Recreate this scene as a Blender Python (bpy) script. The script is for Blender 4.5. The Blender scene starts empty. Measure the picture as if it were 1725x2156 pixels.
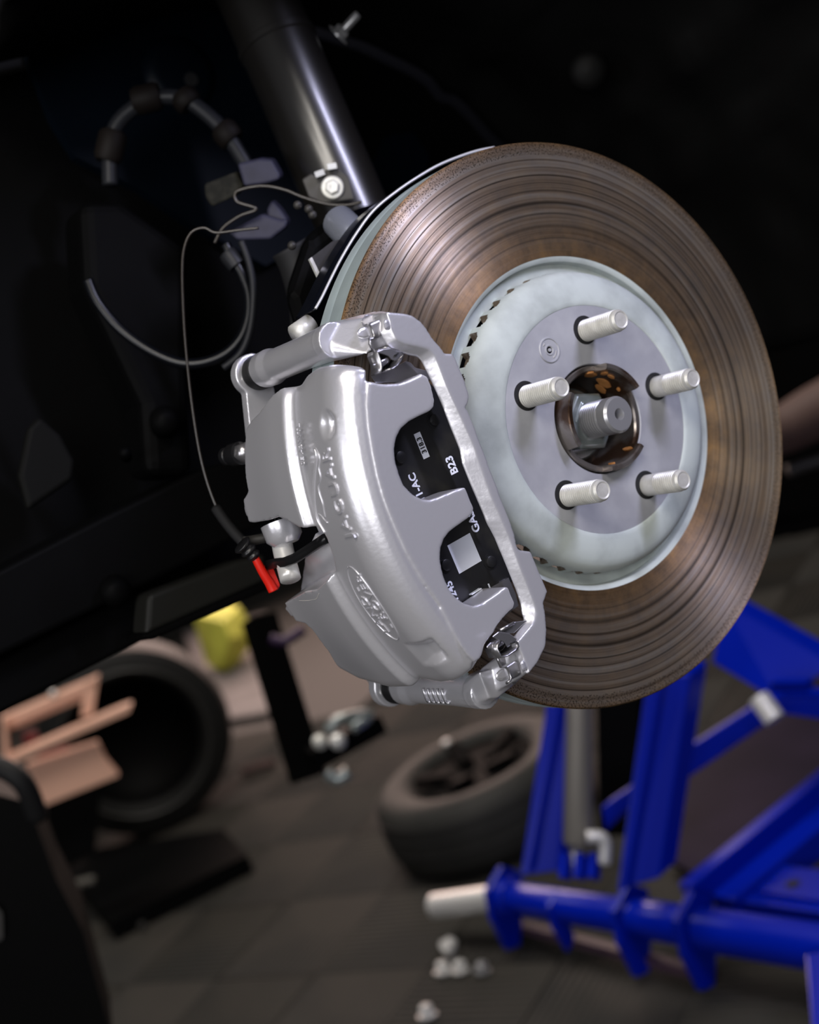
import bpy, bmesh, math, random
from mathutils import Vector, Matrix, noise
PI = math.pi
random.seed(7)
SC = bpy.context.scene
COL = SC.collection
# ------------------------------------------------------------------ camera
ZC = 1.0865                      # height of the axle above the floor
AX = Vector((0, 0, ZC))          # axle centre at the rotor's outer friction face; X points out of the car, Y rearwards
R = Matrix(((0.5269466, 0.0877651, 0.8453535), (0.7558461, 0.4064073, -0.5133516), (-0.3886180, 0.9094660, 0.1478094)))
CAM = Vector((0.634387, -0.533640, 0.113468)) + AX
F = 2700.0
cd = bpy.data.cameras.new('camera'); cam = bpy.data.objects.new('camera', cd); COL.objects.link(cam)
cd.sensor_fit = 'HORIZONTAL'; cd.sensor_width = 24.0; cd.lens = 24.0 * F / 1725.0
cd.clip_start = 0.02; cd.clip_end = 60
cam.matrix_world = Matrix.Translation(CAM) @ R.to_4x4()
cd.dof.use_dof = True; cd.dof.focus_distance = 0.75; cd.dof.aperture_fstop = 4.0
SC.camera = cam
# ------------------------------------------------------------------ world, lamps, exposure
w = bpy.data.worlds.new('world'); SC.world = w; w.use_nodes = True
w.node_tree.nodes['Background'].inputs[0].default_value = (0.75, 0.8, 1.0, 1)
w.node_tree.nodes['Background'].inputs[1].default_value = 0.022
def area(name, loc, target, sx, sy, power, color=(1, 1, 1), across=None):
    l = bpy.data.lights.new(name, 'AREA'); l.shape = 'RECTANGLE'; l.size = sx; l.size_y = sy
    l.energy = power; l.color = color
    o = bpy.data.objects.new(name, l); COL.objects.link(o); o.location = loc
    o.rotation_euler = (Vector(target) - Vector(loc)).to_track_quat('-Z', 'Y').to_euler()
    if across:
        z = (Vector(loc) - Vector(target)).normalized(); x = Vector(across); x = (x - z*x.dot(z)).normalized(); y = z.cross(x)
        o.rotation_euler = Matrix((x, y, z)).transposed().to_euler()
    o['kind'] = 'helper'
    return o
area('bay_lamp', (1.55, -1.75, 1.60), (0, -0.1, 1.05), 1.2, 0.9, 22, (1.0, 0.99, 1.0))
area('side_lamp', (0.95, 0.43, 1.86), (0.0, -0.06, 1.22), 0.09, 0.42, 10, (0.72, 0.72, 1.0), across=(0, .93, .37))
area('left_light', (0.35, -2.4, 1.55), (-0.05, -0.15, 1.05), 0.7, 0.7, 9, (0.95, 0.95, 1.0))  # light from the left for the caliper's ridge highlight
area('ceiling_tube', (1.15, -0.95, 2.35), (-0.22, 0.05, 1.40), 0.9, 0.35, 15, (1.0, 0.94, 0.86), across=(.57, .82, 0))
area('far_ceiling_lamp', (-1.4, 0.6, 3.2), (-1.7, 0.6, 0.0), 1.6, 1.0, 60, (1.0, 0.93, 0.86))
area('far_lamp', (-4.0, 0.0, 2.9), (-4.0, 0.2, 0.0), 1.4, 1.0, 20, (1.0, 0.96, 0.93))
area('far_sheen_light', (-5.2, 2.7, 1.5), (-1.0, 0.3, 0.1), 2.6, 1.3, 85, (1.0, 0.72, 0.62))  # unseen light added for the warm sheen on the blue tube tops
SC.view_settings.view_transform = 'Standard'; SC.view_settings.look = 'None'
SC.view_settings.gamma = 1; SC.view_settings.use_curve_mapping = False
SC.view_settings.exposure = 0.0

# ------------------------------------------------------------------ where a line of sight meets a surface
def ray(px, py):
    return R @ Vector(((px - 862.5) / F, -(py - 1078) / F, -1.0))
def PD(px, py, d): return CAM + ray(px, py) * d
def PX(px, py, x):
    r = ray(px, py); return CAM + r * ((x - CAM.x) / r.x)
def PF(px, py, z):
    r = ray(px, py); return CAM + r * ((z - CAM.z) / r.z)
def PR(px, py, rad):
    d = ray(px, py); c = CAM - AX
    a = d.y**2 + d.z**2; b = c.y*d.y + c.z*d.z; e = c.y**2 + c.z**2 - rad*rad
    q = b*b - a*e
    t = (-b - math.sqrt(max(q, 0))) / a
    return CAM + d * t
def CYL(x, th, r): return Vector((x, r*math.cos(th), ZC + r*math.sin(th)))
def XT(p):
    q = p - AX; t = math.atan2(q.z, q.y)
    if t < 0: t += 2*PI
    return q.x, t

# ------------------------------------------------------------------ objects
def tag(o, label=None, cat=None, group=None, kind=None):
    if label: o['label'] = label
    if cat: o['category'] = cat
    if group: o['group'] = group
    if kind: o['kind'] = kind
    return o
def thing(name, loc, label, cat, group=None):
    o = bpy.data.objects.new(name, None); COL.objects.link(o); o.location = loc
    o.empty_display_size = 0.02
    return tag(o, label, cat, group)
def wloc(p):
    v = Vector((0, 0, 0))
    while p is not None: v += p.location; p = p.parent
    return v
def obj(name, bm, m, parent=None, loc=None, smooth=True, mods=None, ms=None, auto=None):
    base = wloc(parent) if parent else Vector(loc if loc is not None else (0, 0, 0))
    bmesh.ops.translate(bm, verts=bm.verts, vec=-base)
    bmesh.ops.recalc_face_normals(bm, faces=bm.faces)
    if auto is not None:
        for e in bm.edges:
            if len(e.link_faces) == 2: e.smooth = e.calc_face_angle(0) < auto
    me = bpy.data.meshes.new(name); bm.to_mesh(me); bm.free()
    for q in (ms or [m]): me.materials.append(q)
    for p in me.polygons: p.use_smooth = smooth
    o = bpy.data.objects.new(name, me); COL.objects.link(o)
    if parent: o.parent = parent
    else: o.location = base
    for (t, kw) in (mods or []):
        md = o.modifiers.new(t.lower(), t)
        for k, v in kw.items(): setattr(md, k, v)
    return o
def cast(name, bm, m, parent, voxel=0.0009, it=6, fac=0.5, size=None):
    """weld overlapping solids into one casting with rounded fillets"""
    o = obj(name, bm, m, parent, mods=[('REMESH', dict(mode='VOXEL', voxel_size=voxel, use_smooth_shade=True)),
                                       ('SMOOTH', dict(iterations=it, factor=fac))])
    dg = bpy.context.evaluated_depsgraph_get(); dg.update()
    me = bpy.data.meshes.new_from_object(o.evaluated_get(dg)); old = o.data
    o.modifiers.clear(); o.data = me; me.name = name
    me.materials.clear(); me.materials.append(m)
    for p in me.polygons: p.use_smooth = True
    bpy.data.meshes.remove(old)
    return o
BM = bmesh.new
def prism(bm, A, B):
    a = [bm.verts.new(p) for p in A]; b = [bm.verts.new(p) for p in B]; n = len(a)
    bm.faces.new(a); bm.faces.new(b[::-1])
    for i in range(n): bm.faces.new((a[i], b[i], b[(i+1) % n], a[(i+1) % n]))
def ext(bm, A, v): v = Vector(v); prism(bm, A, [p + v for p in A])
def hull(bm, pts):
    vs = [bm.verts.new(p) for p in pts]
    r = bmesh.ops.convex_hull(bm, input=vs)
    dead = [e for e in r['geom_interior'] if isinstance(e, bmesh.types.BMVert)]
    if dead: bmesh.ops.delete(bm, geom=list(set(dead)), context='VERTS')
def basis(d, up=None):
    d = d.normalized(); u = Vector(up) if up is not None else (Vector((0, 0, 1)) if abs(d.z) < 0.9 else Vector((1, 0, 0)))
    s = d.cross(u).normalized(); return d, s, s.cross(d).normalized()
def box2(bm, p, q, wd, ht, up=None):
    d, s, u = basis(q - p, up); v = []
    A = [p + s*a*wd/2 + u*b*ht/2 for a, b in ((-1, -1), (1, -1), (1, 1), (-1, 1))]
    prism(bm, A, [x + (q - p) for x in A])
def rings(bm, rr, closed=False, cap=True):
    vs = [[bm.verts.new(p) for p in r] for r in rr]; n = len(rr[0])
    for i in range(len(vs) - (0 if closed else 1)):
        a = vs[i]; b = vs[(i+1) % len(vs)]
        for j in range(n): bm.faces.new((a[j], a[(j+1) % n], b[(j+1) % n], b[j]))
    if cap and not closed:
        bm.faces.new(vs[0]); bm.faces.new(vs[-1][::-1])
    return vs
def lathe(bm, c, d, prof, n=48, up=None, cap=True, closed=False, ph=0):
    """profile of (distance along d, radius)"""
    d, s, u = basis(d, up)
    rings(bm, [[c + d*t + (s*math.cos(ph+2*PI*k/n) + u*math.sin(ph+2*PI*k/n))*r for k in range(n)] for t, r in prof], closed, cap)
def smoothpath(pts, sub=8):
    P = [Vector(p) for p in pts]; out = []
    for i in range(len(P)-1):
        p0 = P[max(i-1, 0)]; p1 = P[i]; p2 = P[i+1]; p3 = P[min(i+2, len(P)-1)]
        for k in range(sub):
            t = k/sub
            out.append(0.5*((2*p1) + (p2-p0)*t + (2*p0-5*p1+4*p2-p3)*t*t + (3*p1-p0-3*p2+p3)*t**3))
    out.append(P[-1]); return out
def tube(bm, pts, r, n=12, sub=8, flat=1.0):
    P = smoothpath(pts, sub) if sub > 1 else [Vector(p) for p in pts]
    d0 = (P[1]-P[0]).normalized(); _, s, u = basis(d0); rr = []
    for i, p in enumerate(P):
        d = (P[min(i+1, len(P)-1)] - P[max(i-1, 0)]).normalized()
        s = (s - d*s.dot(d)).normalized(); u = s.cross(d)
        q = r(i/(len(P)-1)) if callable(r) else r
        rr.append([p + s*math.cos(2*PI*k/n)*q + u*math.sin(2*PI*k/n)*q*flat for k in range(n)])
    rings(bm, rr)
def solid2d(bm, poly, fo, fi, maxe):
    """triangulated flat outline (u,v) carried to two curved skins and closed along its rim"""
    t = BM(); t.faces.new([t.verts.new((x, y, 0)) for x, y in poly])
    bmesh.ops.triangulate(t, faces=t.faces)
    for _ in range(9):
        L = [e for e in t.edges if e.calc_length() > maxe]
        if not L: break
        bmesh.ops.subdivide_edges(t, edges=L, cuts=1); bmesh.ops.triangulate(t, faces=t.faces, quad_method='SHORT_EDGE')
    t.verts.index_update()
    a = [bm.verts.new(fo(v.co.x, v.co.y)) for v in t.verts]; b = [bm.verts.new(fi(v.co.x, v.co.y)) for v in t.verts]
    for f in t.faces:
        i = [v.index for v in f.verts]
        bm.faces.new([a[k] for k in i]); bm.faces.new([b[k] for k in i[::-1]])
    for e in t.edges:
        if len(e.link_faces) == 1:
            i, j = e.verts[0].index, e.verts[1].index
            bm.faces.new((a[i], b[i], b[j], a[j]))
    t.free()

# ------------------------------------------------------------------ materials
def mat(name, col, rough=0.5, metal=0.0, spec=0.5, coat=0.0, bump=None, vary=None, emit=None, sheen=0):
    m = bpy.data.materials.new(name); m.use_nodes = True; nt = m.node_tree; N = nt.nodes; L = nt.links
    b = N['Principled BSDF']; b.inputs['Base Color'].default_value = (*col, 1)
    b.inputs['Roughness'].default_value = rough; b.inputs['Metallic'].default_value = metal
    b.inputs['Specular IOR Level'].default_value = spec; b.inputs['Coat Weight'].default_value = coat
    b.inputs['Coat Roughness'].default_value = 0.12
    tc = N.new('ShaderNodeTexCoord')
    if vary:      # (scale, second colour, lo, hi)
        n = N.new('ShaderNodeTexNoise'); n.inputs['Scale'].default_value = vary[0]; n.inputs['Detail'].default_value = 6
        r = N.new('ShaderNodeValToRGB'); r.color_ramp.elements[0].position = vary[2]; r.color_ramp.elements[1].position = vary[3]
        r.color_ramp.elements[0].color = (*col, 1); r.color_ramp.elements[1].color = (*vary[1], 1)
        L.new(tc.outputs['Object'], n.inputs['Vector']); L.new(n.outputs['Fac'], r.inputs[0]); L.new(r.outputs[0], b.inputs['Base Color'])
    if bump:      # (scale, strength, distance)
        n = N.new('ShaderNodeTexNoise'); n.inputs['Scale'].default_value = bump[0]; n.inputs['Detail'].default_value = 3
        q = N.new('ShaderNodeBump'); q.inputs['Strength'].default_value = bump[1]; q.inputs['Distance'].default_value = bump[2]
        L.new(tc.outputs['Object'], n.inputs['Vector']); L.new(n.outputs['Fac'], q.inputs['Height']); L.new(q.outputs[0], b.inputs['Normal'])
    return m
silver = mat('silver_caliper_paint', (0.76, 0.755, 0.80), 0.31, 0.58, 0.5, 0.4, bump=(420, 0.12, 0.0006))
silver_clip = mat('clip_steel', (0.46, 0.45, 0.47), 0.28, 0.85, bump=(300, 0.05, 0.0005))
zinc = mat('zinc_plate', (0.66, 0.65, 0.60), 0.42, 0.35, bump=(500, 0.1, 0.0004), vary=(160, (0.80, 0.79, 0.74), 0.35, 0.65))
steel = mat('turned_steel', (0.42, 0.42, 0.435), 0.30, 0.55)
nutsteel = mat('nut_steel', (0.36, 0.40, 0.40), 0.25, 0.5, vary=(60, (0.24, 0.28, 0.27), 0.4, 0.7))
blackpaint = mat('pad_black_paint', (0.012, 0.012, 0.013), 0.38, 0, 0.5, vary=(55, (0.035, 0.033, 0.026), 0.5, 0.8))
white = mat('label_white', (0.84, 0.87, 0.98), 0.5)
ink = mat('label_ink', (0.012, 0.012, 0.014), 0.5)
rubber = mat('black_rubber', (0.010, 0.010, 0.011), 0.33, 0, 0.45)
rubber_dull = mat('dull_rubber', (0.014, 0.014, 0.015), 0.6, 0, 0.3)
red = mat('red_plastic', (0.72, 0.015, 0.006), 0.35, 0, 0.5)
greycoat = mat('grey_green_coating', (0.60, 0.66, 0.635), 0.62, 0.0, 0.35, bump=(260, 0.1, 0.0006), vary=(34, (0.40, 0.44, 0.425), 0.42, 0.72))
rimcoat = mat('grey_green_rim_coating', (0.40, 0.47, 0.47), 0.42, 0.1, 0.5, bump=(120, 0.1, 0.0006), vary=(30, (0.33, 0.39, 0.40), 0.45, 0.7))
hatface = mat('machined_hat_face', (0.43, 0.435, 0.475), 0.48, 0.25, 0.5, bump=(200, 0.08, 0.0004), vary=(38, (0.55, 0.56, 0.59), 0.38, 0.68))
rustdark = mat('dark_rust', (0.05, 0.038, 0.028), 0.6, 0.3, vary=(140, (0.17, 0.10, 0.055), 0.45, 0.7))
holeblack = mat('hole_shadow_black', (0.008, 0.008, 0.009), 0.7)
pocket = mat('pocket_rust', (0.13, 0.095, 0.065), 0.75, 0.0, vary=(300, (0.28, 0.24, 0.2), 0.45, 0.7))
shieldblack = mat('shield_black', (0.005, 0.006, 0.010), 0.2, 0.1, 0.5)
shieldedge = mat('bare_shield_edge', (0.70, 0.70, 0.72), 0.4, 0.5)
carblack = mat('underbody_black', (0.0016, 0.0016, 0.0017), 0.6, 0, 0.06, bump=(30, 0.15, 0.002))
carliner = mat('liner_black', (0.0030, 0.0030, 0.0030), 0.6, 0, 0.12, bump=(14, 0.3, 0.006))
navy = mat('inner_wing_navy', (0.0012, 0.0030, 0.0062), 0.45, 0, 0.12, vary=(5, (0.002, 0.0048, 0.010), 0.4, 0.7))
strutblack = mat('strut_black', (0.010, 0.009, 0.008), 0.30, 0.0, 0.9, coat=0.25, bump=(60, 0.05, 0.0004))
bracketgrey = mat('bracket_grey', (0.045, 0.042, 0.039), 0.5, 0.2, vary=(60, (0.03, 0.028, 0.026), 0.4, 0.7))
violet = mat('violet_grey_rubber', (0.030, 0.030, 0.055), 0.55, 0, 0.3, vary=(60, (0.018, 0.018, 0.032), 0.45, 0.75), bump=(150, 0.2, 0.001))
olive = mat('olive_felt', (0.015, 0.015, 0.012), 0.85, 0, 0.15, vary=(120, (0.028, 0.027, 0.021), 0.45, 0.7))
collar_brown = mat('collar_brown_rubber', (0.008, 0.006, 0.005), 0.6, 0, 0.15)
hosegrey = mat('hose_grey', (0.016, 0.017, 0.020), 0.42, 0, 0.25)
blue = mat('blue_powder_coat', (0.0, 0.011, 0.36), 0.30, 0.0, 0.25)
darkblue = mat('violet_black_mat', (0.010, 0.007, 0.018), 0.7, 0, 0.08, vary=(4, (0.020, 0.013, 0.030), 0.4, 0.7))
ramgrey = mat('ram_grey', (0.20, 0.185, 0.16), 0.5, 0.2)
whitesteel = mat('bright_steel', (0.78, 0.77, 0.75), 0.35, 0.4)
tan = mat('tan_paint', (0.78, 0.46, 0.34), 0.6, 0, 0.3)
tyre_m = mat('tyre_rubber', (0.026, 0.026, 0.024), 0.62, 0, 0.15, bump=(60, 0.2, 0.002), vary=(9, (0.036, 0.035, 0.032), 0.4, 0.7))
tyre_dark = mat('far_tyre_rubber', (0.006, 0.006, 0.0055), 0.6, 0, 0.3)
yellow = mat('yellow_cloth', (0.85, 0.85, 0.12), 0.7, vary=(10, (0.62, 0.62, 0.08), 0.4, 0.7))
skin = mat('sleeve_brown', (0.10, 0.055, 0.045), 0.7)
tile_m = mat('floor_tile_plastic', (0.044, 0.040, 0.034), 0.6, 0, 0.15, vary=(3.0, (0.030, 0.029, 0.026), 0.42, 0.62))
slabm = mat('floor_slab', (0.020, 0.019, 0.017), 0.7)
wallm = mat('dark_wall', (0.008, 0.008, 0.008), 0.8)
patchm = mat('scraped_bare_metal', (0.72, 0.70, 0.64), 0.5, 0.3, bump=(900, 0.9, 0.001))
purple = mat('purple_plastic', (0.03, 0.005, 0.05), 0.5)

def rotor_face_material():
    m = bpy.data.materials.new('scored_rotor_iron'); m.use_nodes = True; nt = m.node_tree; N = nt.nodes; L = nt.links
    b = N['Principled BSDF']
    tc = N.new('ShaderNodeTexCoord'); sp = N.new('ShaderNodeSeparateXYZ'); L.new(tc.outputs['Object'], sp.inputs[0])
    def mth(op, a, c=None, d=None):
        n = N.new('ShaderNodeMath'); n.operation = op
        for i, v in enumerate((a, c, d)):
            if v is None: continue
            if isinstance(v, (int, float)): n.inputs[i].default_value = v
            else: L.new(v, n.inputs[i])
        return n.outputs[0]
    rad = mth('SQRT', mth('ADD', mth('MULTIPLY', sp.outputs[1], sp.outputs[1]), mth('MULTIPLY', sp.outputs[2], sp.outputs[2])))
    ang = mth('ARCTAN2', sp.outputs[2], sp.outputs[1])
    def polar(fr, fa, detail, scale=1.0, rough=0.6):      # noise stretched along the groove direction
        c = N.new('ShaderNodeCombineXYZ')
        L.new(mth('MULTIPLY', rad, fr), c.inputs[0])
        L.new(mth('MULTIPLY', mth('COSINE', ang), fa), c.inputs[1]); L.new(mth('MULTIPLY', mth('SINE', ang), fa), c.inputs[2])
        n = N.new('ShaderNodeTexNoise'); n.inputs['Scale'].default_value = scale; n.inputs['Detail'].default_value = detail
        n.inputs['Roughness'].default_value = rough
        L.new(c.outputs[0], n.inputs['Vector']); return n.outputs['Fac']
    def ramp(f, stops):
        r = N.new('ShaderNodeValToRGB'); e = r.color_ramp.elements
        while len(e) < len(stops): e.new(0.5)
        for k, (p, c) in enumerate(stops): e[k].position = p; e[k].color = (*c, 1)
        L.new(f, r.inputs[0]); return r.outputs[0]
    def mix(f, a, c, bt='MIX'):
        n = N.new('ShaderNodeMix'); n.data_type = 'RGBA'; n.blend_type = bt
        if isinstance(f, (int, float)): n.inputs[0].default_value = f
        else: L.new(f, n.inputs[0])
        L.new(a, n.inputs[6]); L.new(c, n.inputs[7]); return n.outputs[2]
    g1 = polar(330, 0.5, 6, 1.0, 0.72); g2 = polar(115, 0.9, 2, 1.0, 0.5); pt = polar(60, 9, 7, 1.0, 0.7)
    base = ramp(g1, [(0.30, (0.16, 0.125, 0.095)), (0.50, (0.37, 0.315, 0.255)), (0.72, (0.54, 0.53, 0.50))])
    warm = ramp(pt, [(0.35, (0.75, 0.70, 0.68)), (0.68, (1.0, 0.86, 0.70))])
    c = mix(0.8, base, warm, 'MULTIPLY')
    # rust belt next to the hat and on the outer lip
    inner = ramp(mth('MULTIPLY', mth('SUBTRACT', rad, 0.108), 1/0.076), [(0.0, (0.9, 0.9, 0.9)), (0.10, (0.75, 0.75, 0.75)), (0.34, (0.12, 0.12, 0.12)), (0.90, (0.0, 0.0, 0.0)), (0.955, (0.35, 0.35, 0.35)), (0.985, (1, 1, 1))])
    rust = ramp(pt, [(0.3, (0.15, 0.095, 0.05)), (0.55, (0.30, 0.18, 0.085)), (0.75, (0.44, 0.25, 0.09))])
    c = mix(inner, c, rust)
    # named score lines: radii in metres
    lines = None
    for r0, wd, s in ((0.1715, 0.00045, 1), (0.1665, 0.0003, 0.8), (0.1615, 0.00055, 1), (0.1565, 0.00035, .9), (0.1515, 0.0006, 1), (0.1435, 0.0016, .9), (0.1365, 0.0009, .8), (0.1285, 0.0016, .7), (0.1205, 0.0007, .6)):
        q = mth('MULTIPLY', mth('MAXIMUM', mth('SUBTRACT', 1.25, mth('DIVIDE', mth('ABSOLUTE', mth('SUBTRACT', rad, r0)), wd)), 0.0), s)
        lines = q if lines is None else mth('ADD', lines, q)
    lmod = mth('MULTIPLY', lines, mth('MULTIPLY', g2, 1.5))
    dark = N.new('ShaderNodeRGB'); dark.outputs[0].default_value = (0.035, 0.025, 0.018, 1)
    c = mix(mth('MINIMUM', lmod, 0.85), c, dark.outputs[0])
    # dark pitting near the outer lip
    pits = N.new('ShaderNodeTexNoise'); pits.inputs['Scale'].default_value = 900; pits.inputs['Detail'].default_value = 2
    L.new(tc.outputs['Object'], pits.inputs['Vector'])
    pm = mth('MULTIPLY', mth('GREATER_THAN', pits.outputs['Fac'], 0.56), mth('MULTIPLY', mth('GREATER_THAN', mth('ADD', rad, mth('MULTIPLY', pt, 0.004)), 0.1765), 0.75))
    c = mix(pm, c, dark.outputs[0])
    L.new(c, b.inputs['Base Color'])
    b.inputs['Metallic'].default_value = 0.74
    rr = ramp(g1, [(0.3, (0.46, 0.46, 0.46)), (0.7, (0.33, 0.33, 0.33))]); rr = mix(inner, rr, ramp(g1, [(0.0, (0.72, 0.72, 0.72)), (1.0, (0.5, 0.5, 0.5))]))
    L.new(rr, b.inputs['Roughness'])
    b.inputs['Anisotropic'].default_value = 0.95; b.inputs['Anisotropic Rotation'].default_value = 0.25
    tg = N.new('ShaderNodeCombineXYZ'); L.new(mth('DIVIDE', mth('MULTIPLY', sp.outputs[2], -1.0), rad), tg.inputs[1]); L.new(mth('DIVIDE', sp.outputs[1], rad), tg.inputs[2])
    L.new(tg.outputs[0], b.inputs['Tangent'])
    bp = N.new('ShaderNodeBump'); bp.inputs['Strength'].default_value = 0.35; bp.inputs['Distance'].default_value = 0.0006
    L.new(mth('SUBTRACT', mth('MULTIPLY', g1, 0.6), mth('MULTIPLY', lines, 0.9)), bp.inputs['Height']); L.new(bp.outputs[0], b.inputs['Normal'])
    return m
rotor_m = rotor_face_material()

def text_bm(s, size, depth, fn, bold=0.0, align='CENTER', shear=0.0, space=1.0):
    """lettering: flat font outline, given thickness, carried on to a surface by fn(u, v, w)"""
    c = bpy.data.curves.new('lettering', 'FONT'); c.body = s; c.size = size; c.extrude = depth/2; c.offset = bold; c.shear = shear; c.space_character = space
    c.align_x = align; c.align_y = 'CENTER'; c.resolution_u = 3
    o = bpy.data.objects.new('lettering', c); COL.objects.link(o)
    dg = bpy.context.evaluated_depsgraph_get(); dg.update()
    me = bpy.data.meshes.new_from_object(o.evaluated_get(dg)); bpy.data.objects.remove(o); bpy.data.curves.remove(c)
    bm = BM(); bm.from_mesh(me); bpy.data.meshes.remove(me)
    bmesh.ops.remove_doubles(bm, verts=bm.verts, dist=1e-6)
    for v in bm.verts: v.co = fn(v.co.x, v.co.y, v.co.z + depth/2)
    return bm
XA = Vector((1, 0, 0))
def A_(x): return AX + XA*x
# ================================================================== brake rotor
rotor = thing('brake_rotor', AX, 'large rust brown scored brake rotor with pale grey green centre hat', 'brake rotor')
def xlathe(name, prof, m, parent, n=256, closed=True, auto=0.5):
    bm = BM(); lathe(bm, AX, XA, prof, n, closed=closed, cap=not closed); return obj(name, bm, m, parent, auto=auto)
xlathe('friction_face', [(0, .1085), (0.0, .1500), (0, .1823), (-.0009, .1832), (-.0030, .1832), (-.0030, .1085)], rotor_m, rotor, 320)
xlathe('vented_rim', [(-.0031, .150), (-.0031, .1829), (-.0092, .1832), (-.0108, .1824), (-.0125, .1826), (-.019, .1826), (-.0205, .1824), (-.0222, .1832), (-.030, .1832), (-.0306, .1826), (-.0306, .150)], rimcoat, rotor, 320)
xlathe('inner_lip', [(-.0002, .1086), (-.0004, .1076), (-.0022, .1054), (-.0070, .1046), (-.0075, .096), (-.012, .096), (-.012, .1086)], greycoat, rotor)
bm = BM()
NP = 42; SEG = NP*10
rows = [(-.0078, .0975), (-.0058, .0980), (-.0044, .0980), (-.0032, .0979), (-.0020, .0978), (-.0008, .0977), (.0004, .0976), (.0014, .0975), (.0024, .0974), (.0034, .0972), (.0046, .0969), (.0062, .0962), (.0082, .0948), (.0102, .0926), (.0120, .0892), (.0133, .0845), (.0141, .0800), (.0143, .0765), (.0143, .0742), (.0137, .0732), (.0100, .0728)]
vs = []
def inpocket(x, k):
    c = ((k % 10) - 4.5)/10
    return x < .0030 - (c*c)*.028 and abs(c) < .30
for x, r in rows:
    vs.append([bm.verts.new(AX + Vector((x, (r - (.0045 if inpocket(x, k) else 0))*math.cos(2*PI*(k+3)/SEG), (r - (.0045 if inpocket(x, k) else 0))*math.sin(2*PI*(k+3)/SEG)))) for k in range(SEG)])
for i in range(len(rows)-1):
    for k in range(SEG):
        k2 = (k+1) % SEG
        f = bm.faces.new((vs[i][k], vs[i][k2], vs[i+1][k2], vs[i+1][k]))
        if inpocket(rows[i][0], k) or inpocket(rows[i][0], k2): f.material_index = 1
obj('hat', bm, greycoat, rotor, ms=[greycoat, pocket], auto=0.6)
xlathe('hat_face', [(.0100, .0731), (.0136, .0731), (.0136, .0358), (.0130, .0352), (-.002, .0352), (-.002, .036), (.0100, .036)], hatface, rotor, 160)
sc = A_(.0136) + Vector((0, -.0165, .0532))
bm = BM(); lathe(bm, sc, XA, [(-.003, .0082), (.0004, .0082), (.0008, .0078), (.0008, .0072), (.0002, .0068), (.0002, .0036), (.0007, .0033), (.0007, .0026), (.0000, .0021), (.0000, .0012), (.0010, .0010), (.0010, .0001)], 48)
scr = obj('locating_screw', bm, nutsteel, rotor, auto=0.7)
scr['label'] = 'small round stamped screw flush in the hat face'
scr.data.materials[0] = hatface
bm = BM()
for k in range(6):
    a = .5+.18*k
    p = sc + Vector((.0002, math.cos(-a)*.0052, math.sin(-a)*.0052)); box2(bm, p, p+Vector((.0003, 0, 0)), .0006, .0008)
    a = 3.8 - .18*k
    if k < 2:
        p = sc + Vector((.0002, math.cos(a-1.6)*.0052, math.sin(a-1.6)*.0052)); box2(bm, p, p+Vector((.0003, 0, 0)), .0006, .0008)
obj('stamp_mark', bm, whitesteel, scr)

# ================================================================== hub with studs
hub = thing('wheel_hub', AX, 'rusty wheel hub sleeve with five whitish threaded studs around it', 'wheel hub')
def ring_r(th):   # height of the pilot sleeve round its circle
    t = math.degrees(th) % 360
    def sec(a, b, h):
        d = min((t - a) % 360, 360); L = (b - a) % 360
        return h if d <= L else 0
    return max(sec(132, 192, .0120), sec(14, 66, .0105), sec(248, 304, .0090), .0005 + .0006*math.sin(5*th))
bm = BM(); n = 180
V = []
for k in range(n):
    th = 2*PI*k/n; h = .0138 + ring_r(th); c, s = math.cos(th), math.sin(th)
    V.append([bm.verts.new(AX + Vector((x, r*c, r*s))) for x, r in ((-.020, .0342), (h-.0008, .0342), (h, .0336), (h, .0312), (h-.0010, .0302), (-.020, .0298))])
for k in range(n):
    a, b = V[k], V[(k+1) % n]
    for i in range(5): bm.faces.new((a[i], a[i+1], b[i+1], b[i]))
sleeve_m = mat('worn_sleeve_steel', (0.26, 0.235, 0.22), 0.25, 0.7, vary=(45, (0.09, 0.05, 0.03), 0.45, 0.6))
obj('pilot_sleeve', bm, sleeve_m, hub, auto=0.5)
bm = BM(); lathe(bm, AX, XA, [(-.019, .0325), (-.017, .0325), (-.017, .0001)], 64, cap=False); obj('hub_floor', bm, rustdark, hub)
bm = BM(); lathe(bm, AX, XA, [(-.017, .0240), (-.0115, .0240), (-.0100, .0225), (-.0100, .012)], 64); obj('nut_flange', bm, nutsteel, hub, auto=0.6)
bm = BM(); lathe(bm, AX, XA, [(-.0105, .0205), (.0050, .0205), (.0068, .0182), (.0068, .0140), (.0078, .0132), (.0078, .0115)], 6, ph=0.35)
bmesh.ops.bevel(bm, geom=[e for e in bm.edges], offset=.0008, segments=2, affect='EDGES', profile=0.6)
obj('axle_nut', bm, nutsteel, hub, auto=0.6)
bm = BM(); pr = [(.004, .0098)]
for i in range(8):
    x = .0065 + i*.0021; pr += [(x, .0103), (x+.0006, .0117), (x+.0012, .0117), (x+.0018, .0103)]
pr += [(.0240, .0110), (.0246, .0117), (.0318, .0117), (.0335, .0103), (.0335, .0038), (.0325, .0033), (.0245, .0026), (.022, .0001)]
lathe(bm, AX, XA, pr, 64); obj('axle_stub', bm, steel, hub, auto=0.4)
paste = mat('orange_paste', (0.55, 0.24, 0.07), 0.75, vary=(300, (0.42, 0.17, 0.04), 0.4, 0.7))
bm = BM()
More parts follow.
